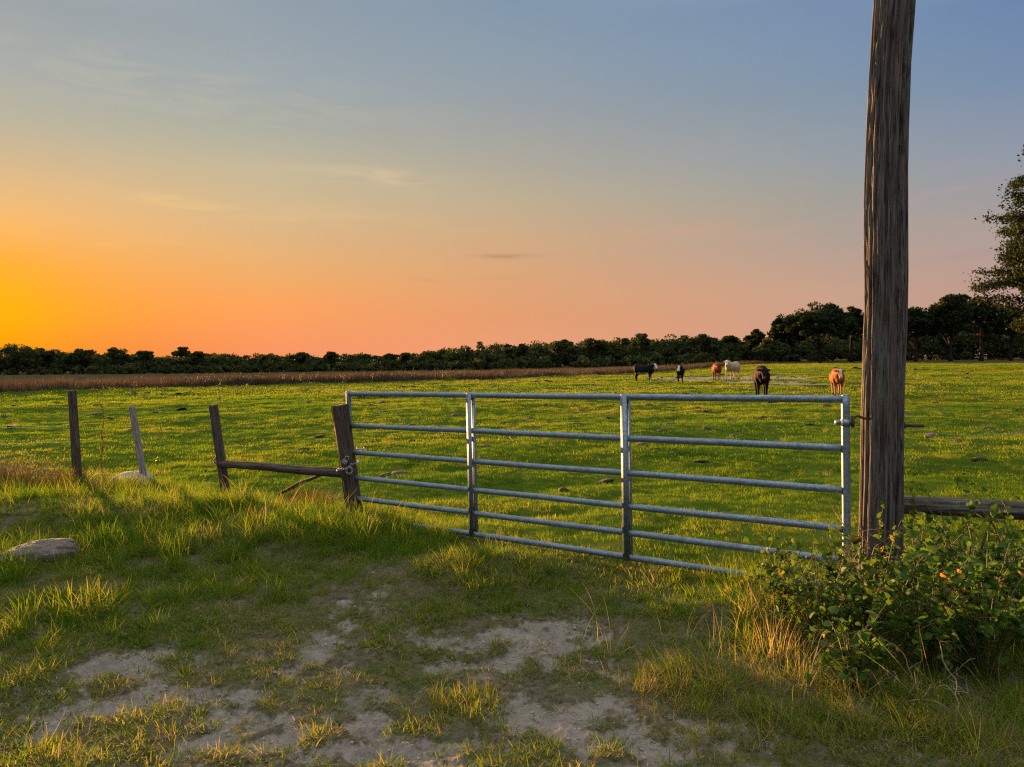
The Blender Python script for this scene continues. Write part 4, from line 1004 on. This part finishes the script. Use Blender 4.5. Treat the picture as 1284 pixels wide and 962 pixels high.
g_ = np.random.default_rng(500)
for i, (px, py, ty, lb) in enumerate([(1040, 790, 690, 'wiry weed rising beside the lower hinge end of the gate'), (1075, 800, 668, 'thin leafy weed against the left side of the pole foot'), (1128, 790, 655, 'tall leafy weed against the right side of the pole foot'),
    (1165, 800, 640, 'tall weed crossing in front of the log rail near the pole'), (1205, 800, 620, 'tallest weed, rising above the log rail'), (1240, 810, 648, 'leafy weed above the log rail toward the right edge'),
    (1268, 820, 660, 'weed at the right edge crossing the log rail'), (1010, 800, 715, 'short leafy weed beside the bottom rail of the gate'), (965, 800, 700, 'thin weed standing before the two lowest gate rails'), (1100, 845, 700, 'weed rising out of the bush below the pole'), (1185, 870, 735, 'weed rising from the dark bush in front'), (1098, 775, 625, 'slender weed climbing up the front of the pole foot'), (1146, 775, 600, 'highest climbing weed at the right edge of the pole')]):
    weed(px, py, ty, lb, 510 + i, nl=46, r_=.0035, leaf_s=.042 if i % 2 else .034)
def tussock(px, py, rad, h, nb, tint_lo, tint_hi, label, seed, wd=.006, name='grass_tussock', droop=.8, lean=.5, group='grass tussocks', mtl=None):
    b = G(px, py); me = tuft(name, nb, h * .5, h, rad, wd, lean, droop, 5, seed)
    a_ = np.zeros(len(me.vertices), np.float32); me.attributes['bl'].data.foreach_get('value', a_)
    me.attributes['bl'].data.foreach_set('value', (tint_lo + a_ * (tint_hi - tint_lo)).astype(np.float32))
    tag(obj(name, me, mtl or M_tus, loc=b), label, 'grass clump', group)
M_tus = leafy('tussock_blades', GRASS, 1.6, .5, tint=False)
tussock(10, 612, .40, .66, 700, .0, .9, 'brownish tussock at the left edge beside the wire', 91, mtl=M_brown)
tussock(72, 616, .34, .60, 640, .0, .85, 'brown tussock at the foot of the dark upright post', 92, mtl=M_brown)
tussock(126, 618, .15, .42, 260, .0, .7, 'small dark tussock before the pale stone', 93, mtl=M_brown)
tussock(138, 690, .22, .34, 420, .12, .45, 'brightest green fresh clump above the brown rock', 94, .009)
tussock(385, 640, .34, .34, 460, .3, 1.0, 'reddish-brown tussock beside the chained gate post', 95, mtl=M_brown)
tussock(88, 762, .28, .24, 130, .35, .75, 'fan of long spiky orange-green blades in the lower left', 96, .011, 'spiky_clump', .3, .8)
tussock(265, 690, .25, .26, 240, .4, .95, 'dry tussock in the middle of the left verge', 97)
tussock(610, 732, .42, .14, 620, .35, .9, 'rounded mound of yellowing grass in front of the gate', 98)
tussock(590, 885, .18, .15, 260, .35, .8, 'straw-coloured clump alone in the middle of the track', 99)
tussock(200, 590, .16, .16, 140, .4, .95, 'low brown tussock behind the pale stake', 100)
tussock(975, 828, .12, .40, 90, .65, 1.0, 'upright bundle of pale straw beside the bushes', 101, .004, droop=.5, lean=.25)
tussock(452, 680, .22, .26, 320, .2, .6, 'dark green clump at the left end of the lowest gate rail', 102)

# ------------------------------------------------------------------ cattle
def cow_mesh(spec):
    """one continuous body: ellipsoids and tapered limbs fused by a voxel remesh; faces +x"""
    m_ = MB(); A = m_.add
    sl = spec.get('slim', 1.0)
    A(*ellip((-.05, 0, .92), (.74, .30 * sl, .33))); A(*ellip((-.15, 0, .86), (.52, .34 * sl, .33)))
    A(*ellip((.48, 0, .96), (.30, .25 * sl, .36))); A(*ellip((-.60, 0, 1.00), (.27, .26 * sl, .30)))
    A(*ellip((.42, 0, 1.14), (.24, .09, .12))); A(*ellip((-.66, 0, 1.14), (.16, .15, .13)))
    A(*ellip((.62, 0, .78), (.16, .14, .17)))
    lg = spec.get('legs', (0, 0, 0, 0))
    for s_, o_ in ((-1, lg[0]), (1, lg[1])):
        yy = s_ * .155 * sl
        m_.tube([(.46, yy, 1.0), (.48, yy * 1.1, .78), (.44 + o_ * .3, yy, .62), (.46 + o_ * .7, yy, .40), (.45 + o_ * .85, yy, .16), (.46 + o_, yy, .07), (.48 + o_, yy, .0)], [.13, .12, .085, .055, .040, .044, .056], 12)
    for s_, o_ in ((-1, lg[2]), (1, lg[3])):
        yy = s_ * .16 * sl
        m_.tube([(-.58, yy, 1.02), (-.56, yy * 1.15, .80), (-.50 + o_ * .3, yy, .64), (-.64 + o_ * .6, yy, .44), (-.66 + o_ * .7, yy, .38), (-.63 + o_ * .85, yy, .14), (-.62 + o_, yy, .07), (-.60 + o_, yy, 0)], [.17, .17, .115, .062, .055, .042, .046, .056], 12)
    yaw = R(spec.get('yaw', 0)); hz = spec.get('head', 1.18)
    nb_ = np.array([.58, 0, 1.04]); hd = np.array([math.cos(yaw), math.sin(yaw), 0]); poll = nb_ + np.array([.30 * math.cos(yaw * .6), .30 * math.sin(yaw * .6), hz - 1.04 + .05])
    m_.tube([nb_ - [.12, 0, 0], (nb_ + poll) / 2 + [0, 0, -.02], poll], [.24, .165, .115], 16)
    dn = spec.get('down', 1.0); md = hd * .55 + np.array([0, 0, -.83]) * dn; md /= np.linalg.norm(md)
    mz = poll + md * .40
    m_.tube([poll - md * .06, poll + md * .08, poll + md * .22, mz - md * .04, mz + md * .03], [.085, .115, .088, .072, .060], 16)
    side = np.array([-math.sin(yaw), math.cos(yaw), 0])
    for s_ in (-1, 1):
        rot = np.array([side * s_, np.cross(np.array([0, 0, 1.]), side * s_), [0, 0, 1]]).T
        A(*ellip(poll + side * s_ * .17 + [0, 0, -.01], (.105, .028, .05), rot))
    A(*ellip((-.38, 0, .60), (.15, .12, .08)))
    me = m_.mesh('cow_raw'); o = bpy.data.objects.new('cow_raw', me); COL.objects.link(o)
    rm = o.modifiers.new('r', 'REMESH'); rm.mode = 'VOXEL'; rm.voxel_size = .021; rm.use_smooth_shade = True
    sm = o.modifiers.new('s', 'SMOOTH'); sm.iterations = 4; sm.factor = .5
    dg = bpy.context.evaluated_depsgraph_get(); out_ = bpy.data.meshes.new_from_object(o.evaluated_get(dg)); bpy.data.objects.remove(o)
    n_ = len(out_.vertices); co = np.zeros(n_ * 3, np.float32); out_.vertices.foreach_get('co', co); co = co.reshape(-1, 3)
    c = np.tile(np.array(spec['coat']), (n_, 1)); nz = fbm(co[:, 0] * 4 + spec['seed'], co[:, 2] * 4 + co[:, 1] * 3, 1, 3, spec['seed'])
    low = co[:, 2] < .12; c[low] = spec.get('hoof', (.03, .025, .02))
    if 'legs_c' in spec: k = (co[:, 2] < .5 + .1 * (nz - .5)) & ~low; c[k] = spec['legs_c']
    if 'belly' in spec: k = (co[:, 2] < .68 + .15 * (nz - .5)) & (np.abs(co[:, 0]) < .45); c[k] = spec['belly']
    if 'patch' in spec: k = (nz > spec.get('patch_t', .56)) & (co[:, 0] < .45) & (co[:, 2] > .5); c[k] = spec['patch']
    if 'face' in spec:
        rel = co - poll; al = rel @ md; la = np.abs(rel @ side); fr_ = rel @ hd
        k = (al > -.05) & (al < .5) & (la < spec.get('blaze', .11)) & (co[:, 2] > mz[2] - .12) & (fr_ > -.10); c[k] = spec['face']
        k = (al > .36) & (np.linalg.norm(co - mz, axis=1) < .10); c[k] = spec.get('nose', (.10, .06, .05))
    at_ = out_.attributes.new('coat', 'FLOAT_COLOR', 'POINT'); at_.data.foreach_set('color', np.c_[c, np.ones(n_)].astype(np.float32).ravel())
    out_.name = 'cow_body'
    eyes = [poll + md * .10 + side * s_ * .098 + hd * .045 for s_ in (-1, 1)]
    return out_, eyes
def cow(name, px, py, hpx, heading, spec, label):
    b = G(px, py); root = empty(name, b); s_ = hpx * b.y / FPX / 1.33; root.scale = (s_,) * 3
    root.rotation_euler = (0, 0, R(heading)); tag(root, label, 'calf' if name == 'calf' else 'cow', 'cattle in the pasture')
    me, eyes = cow_mesh(spec); obj('body', me, M_cow, root)
    tc_ = np.array([spec['coat']]); g = np.random.default_rng(spec['seed'])
    m_ = MB(); m_.tube([(-.84, 0, 1.12), (-.91, 0, .98), (-.90, .02, .7), (-.88, .03, .5), (-.88, .03, .38)], [.035, .024, .018, .03, .012], 8)
    n_ = sum(len(v) for v in m_.v); obj('tail', m_.mesh('tail', True, {'coat': np.tile(tc_, (n_, 1))}), M_cow, root)
    for e in eyes:
        m_ = MB(); m_.add(*ellip(e, (.017, .017, .017), seg=8, rings=5)); n_ = sum(len(v) for v in m_.v); obj('eye', m_.mesh('eye', True, {'coat': np.tile([[.01, .008, .006]], (n_, 1))}), M_cow, root)
BLK = (.012, .011, .011)
cow('cow', 808, 479, 23, -38, dict(coat=BLK, face=(.62, .58, .55), belly=(.40, .38, .36), legs_c=(.02, .02, .02), seed=1, yaw=-20, head=1.20, legs=(.05, -.04, .03, -.08), blaze=.10), 'black cow with a white face seen from the side, leftmost of the herd')
cow('calf', 853, 480, 23, -104, dict(coat=BLK, face=(.60, .56, .55), legs_c=(.02, .018, .018), seed=2, slim=.85, yaw=-12, head=1.14, legs=(.06, -.06, 0, 0), blaze=.07), 'small black calf with a pale blaze walking toward the gate')
cow('cow', 899, 478, 22.5, -98, dict(coat=(.19, .055, .024), face=(.10, .05, .04), blaze=.05, legs_c=(.16, .06, .04), seed=3, yaw=-10, head=1.12, legs=(.05, -.05, 0, 0)), 'reddish-brown cow facing the gate beside the cream cow')
cow('cow', 918, 477, 23, 226, dict(coat=(.42, .32, .21), face=(.66, .60, .54), belly=(.55, .46, .38), legs_c=(.60, .50, .40), seed=4, yaw=22, head=1.26, legs=(.10, -.06, .08, -.05), blaze=.2, hoof=(.2, .16, .12)), 'cream-white cow standing side-on behind the sandy patch')
cow('cow', 955, 499, 42, -104, dict(coat=(.017, .006, .004), seed=5, yaw=3, head=1.10, down=.9, legs=(.05, -.07, -.04, .03), legs_c=(.02, .013, .012), face=(.012, .009, .008), blaze=.3), 'large dark brown cow facing the camera above the top rail')
cow('cow', 1050, 495, 36, -108, dict(coat=(.28, .095, .035), face=(.60, .50, .42), blaze=.06, legs_c=(.50, .26, .14), seed=6, slim=.9, yaw=8, head=1.14, legs=(.04, -.06, .02, 0), nose=(.4, .25, .2)), 'orange-tan cow with a white blaze nearest the tall pole')
